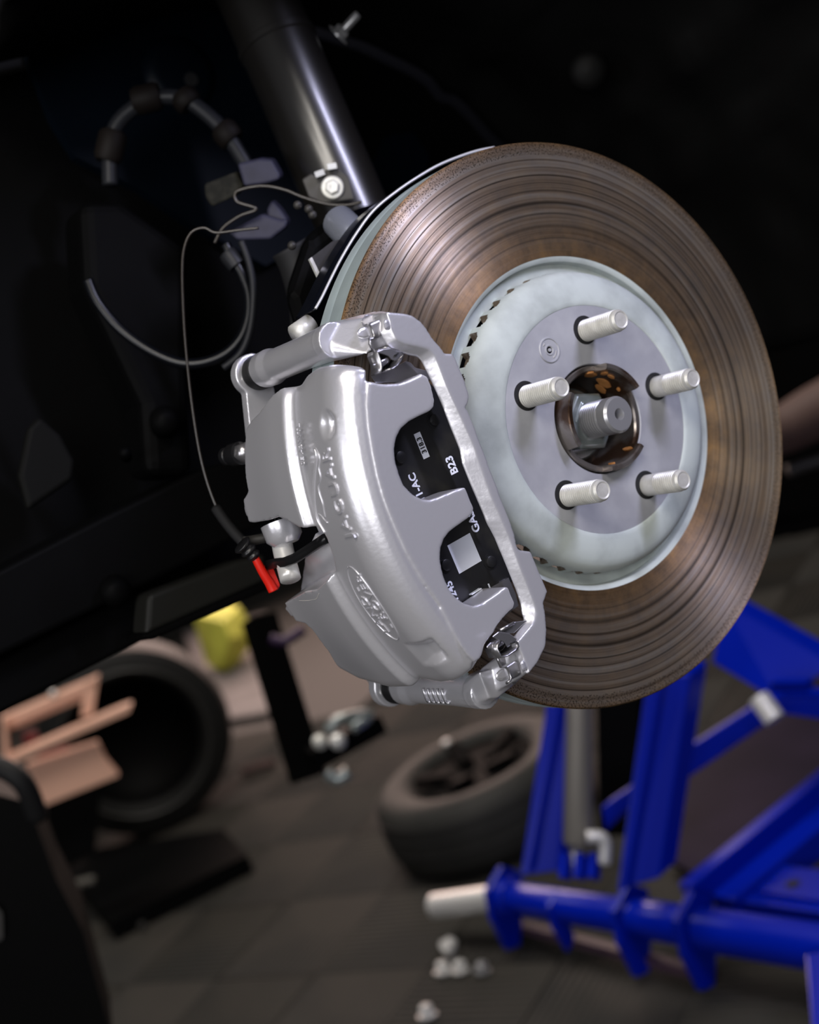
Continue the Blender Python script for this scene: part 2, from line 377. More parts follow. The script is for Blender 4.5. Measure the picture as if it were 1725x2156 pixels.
for th, x, a, b in ((62, .006, .0048, .0035), (36, .0035, .0042, .0058), (28, -.004, .0030, .0045), (74, .0125, .0022, .0030), (55, .0150, .003, .0018), (44, .0150, .0016, .0028), (20, .010, .0012, .0014), (-62, .0130, .0045, .0012), (-95, .0125, .003, .001), (-25, .004, .0012, .0014)):
    t = math.radians(th); cc = AX + Vector((x, .0297*math.cos(t), .0297*math.sin(t))); td = Vector((0, -math.sin(t), math.cos(t))); nd = Vector((0, -math.cos(t), -math.sin(t)))
    pts = []
    for k in range(12):
        q = 1 + .25*noise.noise(Vector((k*1.3, th, 0)))
        pts.append(cc + XA*math.cos(2*PI*k/12)*a*q + td*math.sin(2*PI*k/12)*b*q)
    prism(bm, [p + nd*.0004 for p in pts], [p - nd*.0008 for p in pts])
o = obj('paste_smear', bm, paste, hub, smooth=False); o['kind'] = 'stuff'; o['label'] = 'orange rust paste dabbed inside the sleeve'
def stud_bm(c, full):
    bm = BM(); pr = [(.0, .0064)]; x = .0005 if full else .0135
    if not full: pr += [(.0005, .0070), (.0130, .0070)]
    while x < .0290: pr += [(x, .0060), (x+.0006, .0071), (x+.0011, .0071), (x+.0017, .0060)]; x += .0019
    pr += [(.0298, .0064), (.0302, .0066), (.0330, .0066), (.0345, .0056), (.0345, .0052), (.0341, .0044), (.0341, .0001)]
    lathe(bm, c, XA, pr, 40); return bm
for k in range(5):
    t = 2*PI*k/5; c = A_(.0125) + Vector((0, .0568*math.cos(t), .0568*math.sin(t)))
    s = obj('wheel_stud', stud_bm(c, k in (1, 2, 3)), zinc, hub, auto=0.4)
    bm = BM(); hc = c + Vector((-.004, -.0009, .0008)); lathe(bm, hc, XA, [(0, .0093), (.0053, .0093), (.0054, .0084), (.0010, .0080)], 40, cap=False); lathe(bm, hc, XA, [(.0045, .0091), (.00535, .0091)], 40)
    obj('stud_hole_shade', bm, holeblack, rotor, auto=.5)  # black disc for the shade in the clearance hole

# ================================================================== splash shield behind the rotor
edge = [(1040, 311), (994, 321), (930, 345), (880, 373), (830, 407), (785, 445), (748, 495), (718, 545), (695, 590), (678, 625), (664, 650)]
shield = thing('splash_shield', AX, 'thin black splash shield with bare bright rim behind the rotor', 'splash shield')
E1 = smoothpath([PX(x, y, -.036) for x, y in edge], 6)
E0 = [Vector((-.062, AX.y + (p.y-AX.y)*1.0, AX.z + (p.z-AX.z)*1.0)) for p in E1]
E2 = [Vector((-.064, AX.y + (p.y-AX.y)*.60, AX.z + (p.z-AX.z)*.60)) for p in E1]
bm = BM(); vv = [[bm.verts.new(p) for p in r] for r in (E2, E0, [a.lerp(b, .5)*1.0 for a, b in zip(E0, E1)], E1)]
for i in range(3):
    for j in range(len(E1)-1): bm.faces.new((vv[i][j], vv[i][j+1], vv[i+1][j+1], vv[i+1][j]))
obj('shield_plate', bm, shieldblack, shield, mods=[('SOLIDIFY', dict(thickness=.0012))], auto=.6)
bm = BM(); tube(bm, [p + Vector((.0004, 0, 0)) for p in E1], .0010, 8, 1); obj('rim_edge', bm, shieldedge, shield)

# ================================================================== brake pads
def P2(l, x): return [PX(a, b, x) for a, b in l]
pad = thing('brake_pad', PX(900, 1000, .018), 'black brake pad back plate seen between the silver caliper fingers', 'brake pad')
padout = [(848, 800), (905, 805), (940, 840), (968, 905), (1003, 985), (1048, 1090), (1075, 1160), (1084, 1222), (1020, 1248), (955, 1280), (900, 1240), (850, 1130), (815, 1000), (800, 900)]
bm = BM(); ext(bm, P2(padout, .0200), (-.0055, 0, 0)); obj('backing_plate', bm, blackpaint, pad, smooth=False, mods=[('BEVEL', dict(width=.0006, segments=2))])
bm = BM(); ext(bm, [p.lerp(PX(925, 1010, .0145), .07) for p in P2(padout, .0145)], (-.0135, 0, 0)); obj('friction_lining', bm, mat('lining_grey', (0.06, 0.055, 0.05), 0.8), pad, smooth=False)
for px, py in ((913, 885), (842, 963), (938, 1190), (1032, 1183)):
    c = PX(px, py, .0200); bm = BM()
    lathe(bm, c, XA, [(-.001, .0046), (.0003, .0046), (.0003, .0036), (.0018, .0034), (.0020, .0030), (.0020, .0001)], 32); obj('boss', bm, blackpaint, pad, auto=.7)
# pale shim carrying the lower pad end
bm = BM(); prism(bm, P2([(985, 1262), (1010, 1250), (1071, 1216), (1086, 1250), (1092, 1275), (1060, 1300), (1000, 1300)], .0215), P2([(985, 1262), (1010, 1250), (1071, 1216), (1086, 1250), (1092, 1275), (1060, 1300), (1000, 1300)], .0203))
o = obj('shim', bm, silver_clip, pad, smooth=False)
ZA = Vector((0, 0, 1)); YA = Vector((0, 1, 0))
def on_plate(c, rot, x=.0201):
    a = math.radians(rot); U = ZA*math.cos(a) + YA*math.sin(a); Vv = -YA*math.cos(a) + ZA*math.sin(a)   # reading direction, letter-top direction
    return lambda u, v, ww: c + U*u + Vv*v + XA*ww, U, Vv
def dirang(p, q):  # reading angle from picture points on the plate
    a = PX(*p, .0201); b = PX(*q, .0201); d = b - a; return math.degrees(math.atan2(d.y, d.z)), d.length
def label(px, py, p, q, ratio, name='label'):
    rot, L = dirang(p, q); fn, U, Vv = on_plate(PX(px, py, .0201), rot); bm = BM(); h = L*ratio
    prism(bm, [fn(a*L/2, b*h/2, .0003) for a, b in ((-1, -1), (1, -1), (1, 1), (-1, 1))], [fn(a*L/2, b*h/2, 0) for a, b in ((-1, -1), (1, -1), (1, 1), (-1, 1))])
    return obj(name, bm, white, pad, smooth=False), rot, L, h
def plate_text(s, px, py, rot, size, m=white, w0=0.0001, bold=0.0001, parent=None):
    fn, U, Vv = on_plate(PX(px, py, .0201), rot); bm = text_bm(s, size, .0002, lambda u, v, ww: fn(u, v, ww + w0), bold)
    return obj('lettering', bm, m, parent or pad, smooth=False)
# ruled from the photograph: the small label runs (899,963) -> (877,912)
lb, rot0, L0, h0 = label(888, 938, (899, 963.5), (878, 911), .29)
plate_text('318.3', 887.5, 937.5, rot0, h0*1.00, ink, .00035, .00012, lb)
lb2, rot1, L1, h1 = label(978, 1165, (990, 1194), (965, 1135), .98)
plate_text('B23', 951.5, 979, rot0, .0072, bold=.00022)
plate_text('11-AC', 878, 1027, rot0, .0066, bold=.00018)
plate_text('GAS5', 994.5, 1092, rot0, .0072, bold=.0002)
plate_text('1245', 952, 1246, rot0, .0066, bold=.00018)
bm = BM(); box2(bm, PX(991, 1252, .0216), PX(1011, 1239, .0216), .0006, .0030, XA); box2(bm, PX(1028.5, 1229, .0216), PX(1032, 1238, .0216), .0005, .0008, XA)
obj('paint_mark', bm, white, pad, smooth=False)

# ================================================================== caliper
caliper = thing('brake_caliper', CYL(-.02, PI, .19), 'silver painted brake caliper with raised lettering clamped over the rotor', 'brake caliper')
finger = [(776, 803), (787, 804), (800, 807), (815, 808), (845, 806), (870, 795), (888, 786), (901, 793), (909, 813), (916, 843), (914, 857), (905, 866), (885, 875), (862, 887), (845, 902), (835, 922), (831, 945), (833, 970), (840, 994), (851, 1022), (870, 1041), (890, 1051), (906, 1052), (924, 1046), (950, 1035), (971, 1027), (980, 1026), (984, 1034), (991.5, 1055), (998.5, 1069), (996.5, 1081), (985.5, 1092), (963.6, 1107), (947.6, 1119), (935.7, 1135), (928.7, 1155), (927.7, 1177), (931.7, 1201), (937.7, 1221), (947.6, 1241), (959.6, 1257), (977.6, 1270), (998, 1276), (1016, 1270), (1034, 1258), (1052, 1244.6), (1064.4, 1235), (1071.7, 1237.4), (1076.5, 1252), (1085, 1270), (1082.5, 1280), (1071.7, 1289), (1059.6, 1302.5), (1047.6, 1318), (1040.3, 1332.7), (1028.3, 1347), (1021, 1358), (1017.4, 1375), (1011, 1388), (1000, 1394), (985, 1380), (972, 1362), (958, 1335), (928, 1275), (893, 1225), (858, 1165), (833, 1110), (809, 1050), (795, 1000), (785, 950), (777, 900), (773, 850)]
bm = BM()
F0 = P2(finger, .0450); prism(bm, F0, [p + Vector((-.0235, 0, 0)) for p in F0])
outl = [(1, 1)]
def sst(a, b, x):
    t = min(max((x-a)/(b-a), 0), 1); return t*t*(3-2*t)
pits_ = [(XT(PR(691, 895, .203)), .0062, .0042, .0080)]
tx, tt = XT(PR(900, 1372, .202))
def rad_out(x, th, d):
    r = .2045
    if x > .024:
        q = min((x-.024)/.0204, 1.0); r = .1862 + .0183*math.sqrt(max(1-q*q, 0))
    r += .0052*sst(-.0085, -.0150, x) - .0030*sst(-.030, -.085, x) - .0034*sst(-.0885, -.0900, x)
    for (cx, ct), dep, a, b in pits_:
        du = (x-cx)/.0068; dv = (th-ct)*.203/.0085; q = du*du + dv*dv
        if q < 1: r -= .0042*(1-q)**1.0*(1.25 if du > 0 else .8)
    du = x-tx; dv = (th-tt)*.203           # faceted notch near the lower end
    if abs(du) < .012 and abs(dv) < .009: r -= max(0, min(.0045, (.009-abs(dv))*.9, (du+.012)*.35, (.010-du)*1.8))
    e = min(d, .010); r -= .0045*(1 - math.sqrt(max(0, 1-((.010-e)/.010)**2)))
    return r
out = [(758, 787), (742, 775), (720, 766), (690, 764), (660, 770), (640, 785), (615, 801), (600, 812), (575, 835), (548, 868), (528, 884), (514, 903), (510, 950), (511, 1000), (517, 1036), (507, 1052), (497, 1065), (500, 1085), (510, 1101), (530, 1103), (560, 1097), (588, 1088), (610, 1096), (632, 1109), (652, 1113), (668, 1125), (680, 1150), (690, 1180), (695, 1205), (689, 1222), (670, 1240), (640, 1247), (615, 1262), (592, 1275), (587, 1292), (600, 1308), (640, 1318), (656, 1332), (688, 1376), (722, 1410), (765, 1431), (830, 1441), (890, 1438), (940, 1432), (985, 1425)]
UV = []
for i, (x, y) in enumerate(out):
    k = i/(len(out)-1)
    rr = .200 if (i < 3 or i > len(out)-3) else (.2085 if 6 <= i <= 38 else .2045)
    q_ = XT(PR(x, y, rr)); UV.append(q_ if q_[0] < .0434 else XT(PX(x, y, .0434)))
cre = [XT(PX(x, y, .0450)) for x, y in [(1000, 1385), (960, 1310), (905, 1225), (850, 1120), (800, 1000), (780, 900), (768, 830)]]
poly = [(a, b*.2) for a, b in UV if True] + [(.0438, t*.2) for a, t in cre]
def dist_edge(u, v):
    # distance to the two end silhouettes only
    best = 1
    segs = [(poly[i], poly[i+1]) for i in list(range(0, 7)) + list(range(39, len(UV)-1))]
    for (ax, ay), (bx, by) in segs:
        t = ((u-ax)*(bx-ax)+(v-ay)*(by-ay))/max((bx-ax)**2+(by-ay)**2, 1e-12); t = min(max(t, 0), 1)
        best = min(best, math.hypot(u-ax-t*(bx-ax), v-ay-t*(by-ay)))
    return best
solid2d(bm, poly, lambda u, v: CYL(u, v/.2, rad_out(u, v/.2, dist_edge(u, v))), lambda u, v: CYL(u, v/.2, .1875 if u > -.012 else .172), .0024)
# piston housings and web inboard of the bridge
for z in (.034, -.034):
    c = Vector((-.035, -.150, ZC+z)); lathe(bm, c, -XA, [(0, .024), (.004, .027), (.045, .027), (.053, .024)], 40)
ext(bm, [Vector((-.036, y, ZC+z)) for y, z in ((-.180, .060), (-.135, .055), (-.130, -.055), (-.180, -.060))], (-.020, 0, 0))
hull(bm, [CYL(XT(PR(a, b, .190))[0], XT(PR(a, b, .190))[1], q) for a, b in ((632, 1172), (652, 1128), (700, 1140), (704, 1215), (660, 1262), (622, 1258)) for q in (.186, .160)])
# ears that carry the slide pins
PY, PZ = -.156, .111
for sg in (1, -1):
    c = Vector((-.0990, PY, ZC+sg*PZ)); e0 = BM()
    hull(bm, [c + Vector((x, .0135*math.cos(a), .0135*math.sin(a))) for a in [2*PI*k/20 for k in range(20)] for x in (-.004, .0045)])
    hull(bm, [c + Vector((x, y, sg*z)) for x in (-.004, .004) for y, z in ((-.010, -.006), (.010, -.008), (.002, -.052), (-.026, -.050))])
    hull(bm, [c + Vector((x, y, sg*z)) for x in (-.004, .030) for y, z in ((-.024, -.038), (.008, -.034), (.002, -.062), (-.030, -.060))])
cast('housing', bm, silver, caliper, .00075, 7, .5)
TH = lambda px, py, rr: XT(PR(px, py, rr))
def wrap(px, py, rr, tilt=0.0):
    x0, t0 = TH(px, py, rr); ca, sa = math.cos(tilt), math.sin(tilt)
    # reading direction runs up the caliper (+Z), letter tops face inboard (-X)
    return lambda u, v, ww: CYL(x0 - (v*ca + u*sa), t0 - (u*ca - v*sa)/rr, rr + ww)
bm = text_bm('JAGUAR', .0120, .0014, wrap(708, 1040, .2041, .03), .00012, space=1.22)
# the word is set wide along the band
obj('embossed_lettering', bm, silver, caliper, smooth=False)
bm = text_bm('SE A3WTL', .0052, .0006, wrap(633, 936, .2078, 0), .0000); obj('cast_number', bm, silver, caliper, smooth=False)
bm = BM()
cat1 = [(662, 944), (666, 958), (665, 975), (662, 1005), (661, 1040), (664, 1075), (670, 1098), (678, 1112), (684, 1122)]
cat2 = [(664, 943), (671, 956), (673, 968), (671, 985), (675, 1003), (673, 1014), (670, 1022), (673, 1040), (679, 1058), (682, 1075), (685, 1090)]
cat3 = [(671, 1082), (678, 1088), (684, 1096), (690, 1101)]
for l, q in ((cat1, .00075), (cat2, .00045), (cat3, .0005)): tube(bm, [PR(a, b, .2046) for a, b in l], q, 8, 3)
obj('embossed_outline', bm, silver, caliper)
bm = BM(); ell = []
def oval(c, ax, bx, n=56):
    fn = wrap(c[0], c[1], .2042, .07); return [fn(ax*math.cos(2*PI*k/n), bx*math.sin(2*PI*k/n), .0004) for k in range(n)]
def oval_size():
    a = PR(735, 1197, .2042); b = PR(833, 1350, .2042); return (a-b).length/2
OA = oval_size(); pts = oval((783, 1273), OA, OA*.40); pts.append(pts[0]); tube(bm, pts, .00042, 6, 1)
emb = obj('embossed_oval', bm, silver, caliper)
f_ = wrap(783, 1273, .2041, .07)
bm = text_bm('LAND -', .0098, .0011, lambda u, v, ww: f_(u-.0035, v+.0042, ww), .00003); obj('lettering', bm, silver, emb, smooth=False)
bm = text_bm('- ROVER', .0098, .0011, lambda u, v, ww: f_(u+.0015, v-.0050, ww), .00003); obj('lettering', bm, silver, emb, smooth=False)
# bleed screw with rubber cap
bc = PX(512, 953, -.097); bd = (PX(455, 966, -.125) - bc).normalized()
bm = BM(); lathe(bm, bc - bd*.006, bd, [(0, .0065), (.0075, .0065), (.0085, .0058)], 6); obj('bleed_screw', bm, silver_clip, caliper, auto=.5)
bm = BM(); lathe(bm, bc, bd, [(.0015, .0052), (.0025, .0074), (.011, .0072), (.0145, .0052), (.0150, .0058), (.0185, .0058), (.0200, .0046), (.0200, .0001)], 32); obj('bleed_cap', bm, rubber, caliper, auto=.7)
# scraped bare spot and machined boss inside the central notch


# ================================================================== caliper bracket
from mathutils.bvhtree import BVHTree
def finder(o):
    me = o.data; off = wloc(o); t = BVHTree.FromPolygons([v.co + off for v in me.vertices], [p.vertices for p in me.polygons])
    def f(px, py):
        d = ray(px, py); h = t.ray_cast(CAM, d.normalized())
        return h[0]
    return f
on_housing = finder(bpy.data.objects['housing'])
def scab(f, l, lift_, name, m, parent):
    P = [f(a, b) for a, b in l]; P = [p for p in P if p]
    if len(P) < 3: return
    v = (CAM - P[0]).normalized(); bm = BM(); c = sum(P, Vector())/len(P)
    a = [bm.verts.new(p + v*lift_) for p in P]; cc = bm.verts.new(c + v*lift_*1.5)
    for i in range(len(P)): bm.faces.new((a[i], a[(i+1) % len(P)], cc))
    return obj(name, bm, m, parent, smooth=False)
scab(on_housing, [(622, 1256), (627, 1247), (642, 1242), (653, 1237), (665, 1241), (672, 1250), (667, 1261), (650, 1265), (630, 1265)], .0006, 'machined_pad', patchm, caliper)
brk = thing('caliper_bracket', CYL(0, PI, .15), 'silver cast bracket with long bar framing the caliper on the rotor', 'caliper bracket')
front = [(814, 656), (855, 660), (869, 664), (887, 677), (898, 690), (910, 710), (920, 722), (930, 733), (936, 744), (953, 744), (959, 753), (967, 773), (980, 804), (989, 834), (986, 850), (974, 868), (984, 862), (1000, 900), (1030, 980), (1060, 1060), (1083, 1120), (1089, 1150), (1094, 1158), (1118, 1161), (1136, 1205), (1154, 1245), (1145, 1270), (1149, 1290), (1152, 1326), (1150, 1360), (1133, 1395), (1113, 1420),
         (1113, 1411), (1100, 1378), (1089, 1353), (1101, 1339), (1122, 1315), (1131, 1297), (1131, 1284), (1113, 1236), (1098, 1200), (1077, 1139), (1047, 1069), (1038, 1050), (1017, 990), (1000, 940), (989, 916), (970, 874), (958, 850), (940, 810), (922, 760), (914, 744), (905, 735), (886, 730), (856, 725), (836, 717), (824, 690)]
nR = 32
backl = [(1101, 1411), (1085, 1380), (1074, 1353), (1085, 1335), (1105, 1308), (1098, 1294), (1096, 1272), (1085, 1240), (1069, 1200), (1040, 1130), (1022, 1097), (1019, 1087), (990, 1020), (972, 975), (967, 946), (948, 900), (929, 850), (912, 812), (899, 785), (888, 762), (880, 752), (860, 748), (835, 740), (815, 730), (800, 700)]
def resample(P, n):
    L = [0]
    for a, b in zip(P, P[1:]): L.append(L[-1] + (b-a).length)
    out_ = []
    for q in range(n):
        t = L[-1]*q/(n-1); i_ = max(k_ for k_ in range(len(L)) if L[k_] <= t + 1e-9); i_ = min(i_, len(P)-2)
        out_.append(P[i_].lerp(P[i_+1], (t-L[i_])/max(L[i_+1]-L[i_], 1e-9)))
    return out_
Xf, Xb = .0490, .0440
NB = 64
FR = P2(front[:nR], Xf) + resample(P2(front[nR:], Xf), NB)
BK = [p + Vector((Xb-Xf, 0, 0)) for p in FR[:nR]] + resample(P2(backl, Xb), NB)
bm = BM(); prism(bm, FR, BK); prism(bm, [p for p in BK], [p + Vector((-.0145, 0, 0)) for p in FR[:nR]] + resample(P2([(x+7, y) for x, y in backl], .0300), NB))
def circ(x, y, z, r, n=16): return [Vector((x, y + r*math.cos(2*PI*k/n), z + r*math.sin(2*PI*k/n))) for k in range(n)]
# upper arm: slide pin tube, bridge over the rotor edge, outboard lug
zt = ZC + PZ; zb = ZC - PZ
for zz in (zt, zb):
    lathe(bm, Vector((-.082, PY, zz)), XA, [(0, .0086), (.0015, .0112), (.012, .0116), (.020, .0100), (.058, .0098), (.080, .0104)], 32)
    hull(bm, circ(-.004, PY, zz, .0104) + circ(.012, PY, zz, .0108) + circ(.0, PY+.010, zz*1.0, .0090))
hull(bm, circ(.004, PY, zt, .0110) + P2([(815, 660), (830, 700), (802, 728), (772, 745)], .028) + P2([(745, 668), (790, 655)], .006))
hull(bm, P2([(814, 657), (856, 663), (895, 690), (912, 724), (880, 738), (838, 722), (822, 690)], .046) + P2([(760, 664), (800, 655), (850, 665), (802, 730), (768, 738)], .010))
hull(bm, circ(.004, PY, zb, .0110) + P2([(1075, 1400), (1108, 1418), (1085, 1440), (1050, 1468), (1030, 1470), (1010, 1415)], .022))
hull(bm, P2([(1094, 1350), (1125, 1320), (1148, 1340), (1146, 1362), (1112, 1416), (1101, 1380)], .046) + P2([(1080, 1370), (1100, 1420), (1060, 1460), (1020, 1470), (1010, 1410), (1050, 1385)], .012))
cast('bracket_casting', bm, silver, brk, .00075, 6, .5)
for zz, px in ((zt, 0), (zb, 0)):
    bm = BM(); pr = [(-.0930, .0068), (-.0925, .0104), (-.0910, .0110)]
    for k in range(5): x = -.0902 + k*.0018; pr += [(x, .0112), (x+.0005, .0112), (x+.0009, .0102)]
    pr += [(-.0808, .0106), (-.0800, .0090)]
    lathe(bm, Vector((0, PY, zz)), XA, pr, 48); obj('pin_boot', bm, rubber, brk, auto=.8)
    bm = BM(); lathe(bm, Vector((-.0890, PY, zz)), XA, [(-.0060, .0098), (-.0030, .0098)], 6); obj('slide_pin', bm, zinc, brk, smooth=False)
bm = BM()
for a in ((583, 753), (590, 782), (598, 783)): pass
tri = [PX(586, 758, -.052), PX(592, 781, -.052), PX(597, 757, -.045), PX(586, 758, -.052)]
tube(bm, tri, .0007, 6, 1); obj('cast_mark', bm, silver, brk)
bm = BM()
for i in range(5):
    p = Vector((-.040 + .0052*i, PY-.0100, zb+.001)); box2(bm, p + Vector((0, 0, -.0045)), p + Vector((.001, 0, .0045)), .0012, .0016)
    box2(bm, p + Vector((0, 0, -.0045)), p + Vector((.0035, 0, -.0045)), .0012, .0012)
obj('cast_number', bm, silver, brk)

# ================================================================== pad clips
def clip(pts_strip, wd, up, name_label, extra):
    t = thing('pad_clip', pts_strip[0], name_label, 'spring clip', 'spring clips at the caliper bracket ends')
    return t
c1 = thing('pad_clip', PX(800, 755, .03), 'bent steel pad clip with open loop at the upper end of the caliper', 'spring clip', 'steel pad clips on the bracket')
c2 = thing('pad_clip', PX(1060, 1350, .03), 'bent steel pad clip with open loop at the lower end of the caliper', 'spring clip', 'steel pad clips on the bracket')
def strip(name, parent, pts, wd, x0, m=silver_clip, th=.0009):
    """sheet strip whose folded outline is pts (picture points at x0) and whose width runs along X"""
    P = P2(pts, x0); bm = BM(); a = [bm.verts.new(p) for p in P]; b = [bm.verts.new(p + Vector((wd, 0, 0))) for p in P]
    for i in range(len(P)-1): bm.faces.new((a[i], a[i+1], b[i+1], b[i]))
    return obj(name, bm, m, parent, mods=[('SOLIDIFY', dict(thickness=th, offset=0))], auto=.6)
on_bracket = finder(bpy.data.objects['bracket_casting'])
def plate(name, l, over, thick, m, parent, bev=.0004, x=None):
    """flat piece of picture outline l lying on the bracket casting, standing 'over' proud of it"""
    if x is None:
        h = [q.x for q in (on_bracket(a, b) for a, b in l) if q and q.x > -.02]; x = sum(h)/max(len(h), 1) if h else .03
    bm = BM(); prism(bm, P2(l, x + over), P2(l, x + over - thick))
    return obj(name, bm, m, parent, smooth=False, mods=[('BEVEL', dict(width=bev, segments=2))]), x
def ribbon(name, l, x, wd, parent, m=silver_clip, th=.0009): return strip(name, parent, l, wd, x, m, th)
# upper clip: black plate for the shaded mouth, open folded loop, curled leaf, tongue with slot, saddle over the rib
plate('gap_shade', [(776, 746), (792, 743), (812, 750), (822, 756), (815, 772), (800, 784), (786, 784), (779, 766)], 0, .004, holeblack, c1, .0003, .036)
plate('inner_leaf', [(780, 753), (797, 746), (803, 753), (800, 762), (785, 766)], 0, .003, silver_clip, c1, .0005, .040)
plate('spring_leaf', [(784, 767), (789, 765), (815, 752), (820, 756), (818, 764), (805, 773), (789, 777)], 0, .005, silver_clip, c1, .0012, .044)
ribbon('loop', [(791, 742), (776, 745), (775, 752), (781, 768), (783, 780), (781, 792)], .036, .011, c1)
ribbon('loop', [(785, 741), (795, 742), (812, 748), (821, 752), (824, 757), (819, 768), (812, 778), (802, 785), (792, 787)], .036, .013, c1)
plate('tongue', [(791, 741), (806, 735), (822, 733), (834, 738), (846, 740), (848, 747), (843, 753), (833, 760), (824, 757), (820, 751), (808, 746)], 0, .0012, silver_clip, c1, .0004, .0525)
bm = BM(); box2(bm, PX(831, 748, .0532), PX(838, 744, .0532), .0006, .0016, XA); obj('slot', bm, holeblack, c1)
plate('clip_leg', [(779, 715), (803, 708), (811, 729), (788, 738)], .0012, .003, silver_clip, c1)
plate('tab', [(761, 676), (768, 664), (775, 662), (797, 663), (800, 671), (775, 682), (764, 686)], .0012, .003, silver_clip, c1)
o, xs = plate('saddle', [(775, 683), (800, 672), (807, 678), (813, 698), (808, 705), (786, 714), (780, 700)], .0065, .009, silver_clip, c1, .0013)
ribbon('saddle_edge', [(771, 684), (776, 683), (783, 697), (786, 708), (783, 714), (776, 714), (777, 724), (786, 741)], xs+.0055, .0018, c1)
plate('rib', [(750, 699), (758, 691), (771, 686), (778, 697), (782, 709), (768, 714), (753, 711)], .0050, .009, silver, c1, .0020)
plate('rib', [(806, 676), (816, 670), (824, 690), (812, 698)], .0040, .009, silver, c1, .0016)
plate('guide_plate', [(781, 792), (800, 785), (823, 778), (855, 760), (866, 764), (874, 774), (905, 782), (908, 800), (880, 806), (790, 806)], 0, .003, silver_clip, c1, .0004, .024)
# lower clip
plate('gap_shade', [(1022, 1360), (1034, 1346), (1052, 1345), (1066, 1352), (1060, 1366), (1042, 1378), (1030, 1384)], 0, .004, holeblack, c2, .0003, .036)  # black plate for the shade inside the loop
ribbon('loop', [(1034, 1345), (1023, 1358), (1022, 1366), (1030, 1384), (1044, 1380), (1060, 1369), (1066, 1361), (1064, 1353), (1050, 1347)], .037, .012, c2)
plate('spring_leaf', [(1023, 1362), (1032, 1352), (1046, 1350), (1058, 1350), (1064, 1355), (1052, 1363), (1040, 1367), (1028, 1367)], 0, .004, silver_clip, c2, .0010, .044)
plate('tongue', [(1036, 1341), (1050, 1330), (1072, 1333), (1088, 1345), (1086, 1352), (1068, 1363), (1062, 1352)], 0, .0012, silver_clip, c2, .0004, .0525)
bm = BM(); box2(bm, PX(1076, 1355, .0532), PX(1083, 1351.5, .0532), .0006, .0018, XA); obj('slot', bm, holeblack, c2)
plate('guide_plate', [(1050, 1330), (1085, 1309), (1112, 1306), (1083, 1333), (1072, 1334)], 0, .004, silver_clip, c2, .0004, .046)
bm = BM(); box2(bm, PX(1054, 1327, .0475), PX(1083, 1311, .0475), .0016, .0012, XA); obj('guide_lip', bm, silver_clip, c2)
plate('clip_leg', [(1046, 1384), (1071, 1371), (1076, 1392), (1056, 1404)], .0012, .003, silver_clip, c2)
o, xs = plate('saddle', [(1065, 1404), (1084, 1391), (1090, 1394), (1097, 1416), (1094, 1422), (1077, 1431), (1072, 1424)], .0065, .009, silver_clip, c2, .0013)
ribbon('saddle_edge', [(1044, 1383), (1048, 1392), (1053, 1405), (1062, 1403), (1068, 1409), (1074, 1426), (1072, 1433), (1066, 1436)], xs+.0055, .0018, c2)
plate('rib', [(1042, 1422), (1050, 1412), (1065, 1405), (1073, 1427), (1060, 1435), (1046, 1434)], .0050, .009, silver, c2, .0020)
plate('rib', [(1094, 1394), (1104, 1388), (1112, 1408), (1100, 1416)], .0040, .009, silver, c2, .0016)
plate('tab', [(1075, 1434), (1084, 1429), (1088, 1438), (1080, 1443)], .0020, .003, silver_clip, c2)
plate('tab', [(1063, 1437), (1068, 1434), (1071, 1439), (1066, 1442)], .0020, .003, silver_clip, c2)

# ================================================================== car body round the wheel
def grid_sheet(bm, rows):
    vv = [[bm.verts.new(p) for p in r] for r in rows]
    for i in range(len(rows)-1):
        for j in range(len(rows[0])-1): bm.faces.new((vv[i][j], vv[i][j+1], vv[i+1][j+1], vv[i+1][j]))
XW = -.40
body = thing('raised_car', Vector((XW, 0, ZC)), 'dark navy and black inner wing and underbody of the raised car', 'car body')
wing = [(-700, 1870), (-260, 1640), (300, 1345), (520, 1235), (900, 1010), (1300, 800), (2000, 430), (2500, 160), (2500, -1200), (-700, -1200)]
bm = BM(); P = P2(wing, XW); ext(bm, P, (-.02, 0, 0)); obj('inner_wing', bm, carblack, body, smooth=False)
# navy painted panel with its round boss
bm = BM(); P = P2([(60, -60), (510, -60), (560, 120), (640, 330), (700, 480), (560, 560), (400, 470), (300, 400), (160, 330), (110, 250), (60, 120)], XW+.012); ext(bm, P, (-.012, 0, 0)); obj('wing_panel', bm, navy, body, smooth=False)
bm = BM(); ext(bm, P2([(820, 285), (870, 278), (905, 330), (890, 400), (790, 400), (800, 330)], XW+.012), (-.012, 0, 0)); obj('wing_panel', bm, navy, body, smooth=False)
bc_ = PX(377, 155, XW+.012); bd_ = Vector((1, 0, 0))
bm = BM(); lathe(bm, bc_, bd_, [(-.004, .034), (.0, .034), (.006, .029), (.008, .022), (.008, .0001)], 48); o = obj('boss', bm, navy, body, auto=.8)
bm = BM(); lathe(bm, PX(403, 167, XW+.021), bd_, [(-.001, .0062), (.0008, .0062)], 24); obj('boss_hole', bm, holeblack, o, smooth=False)
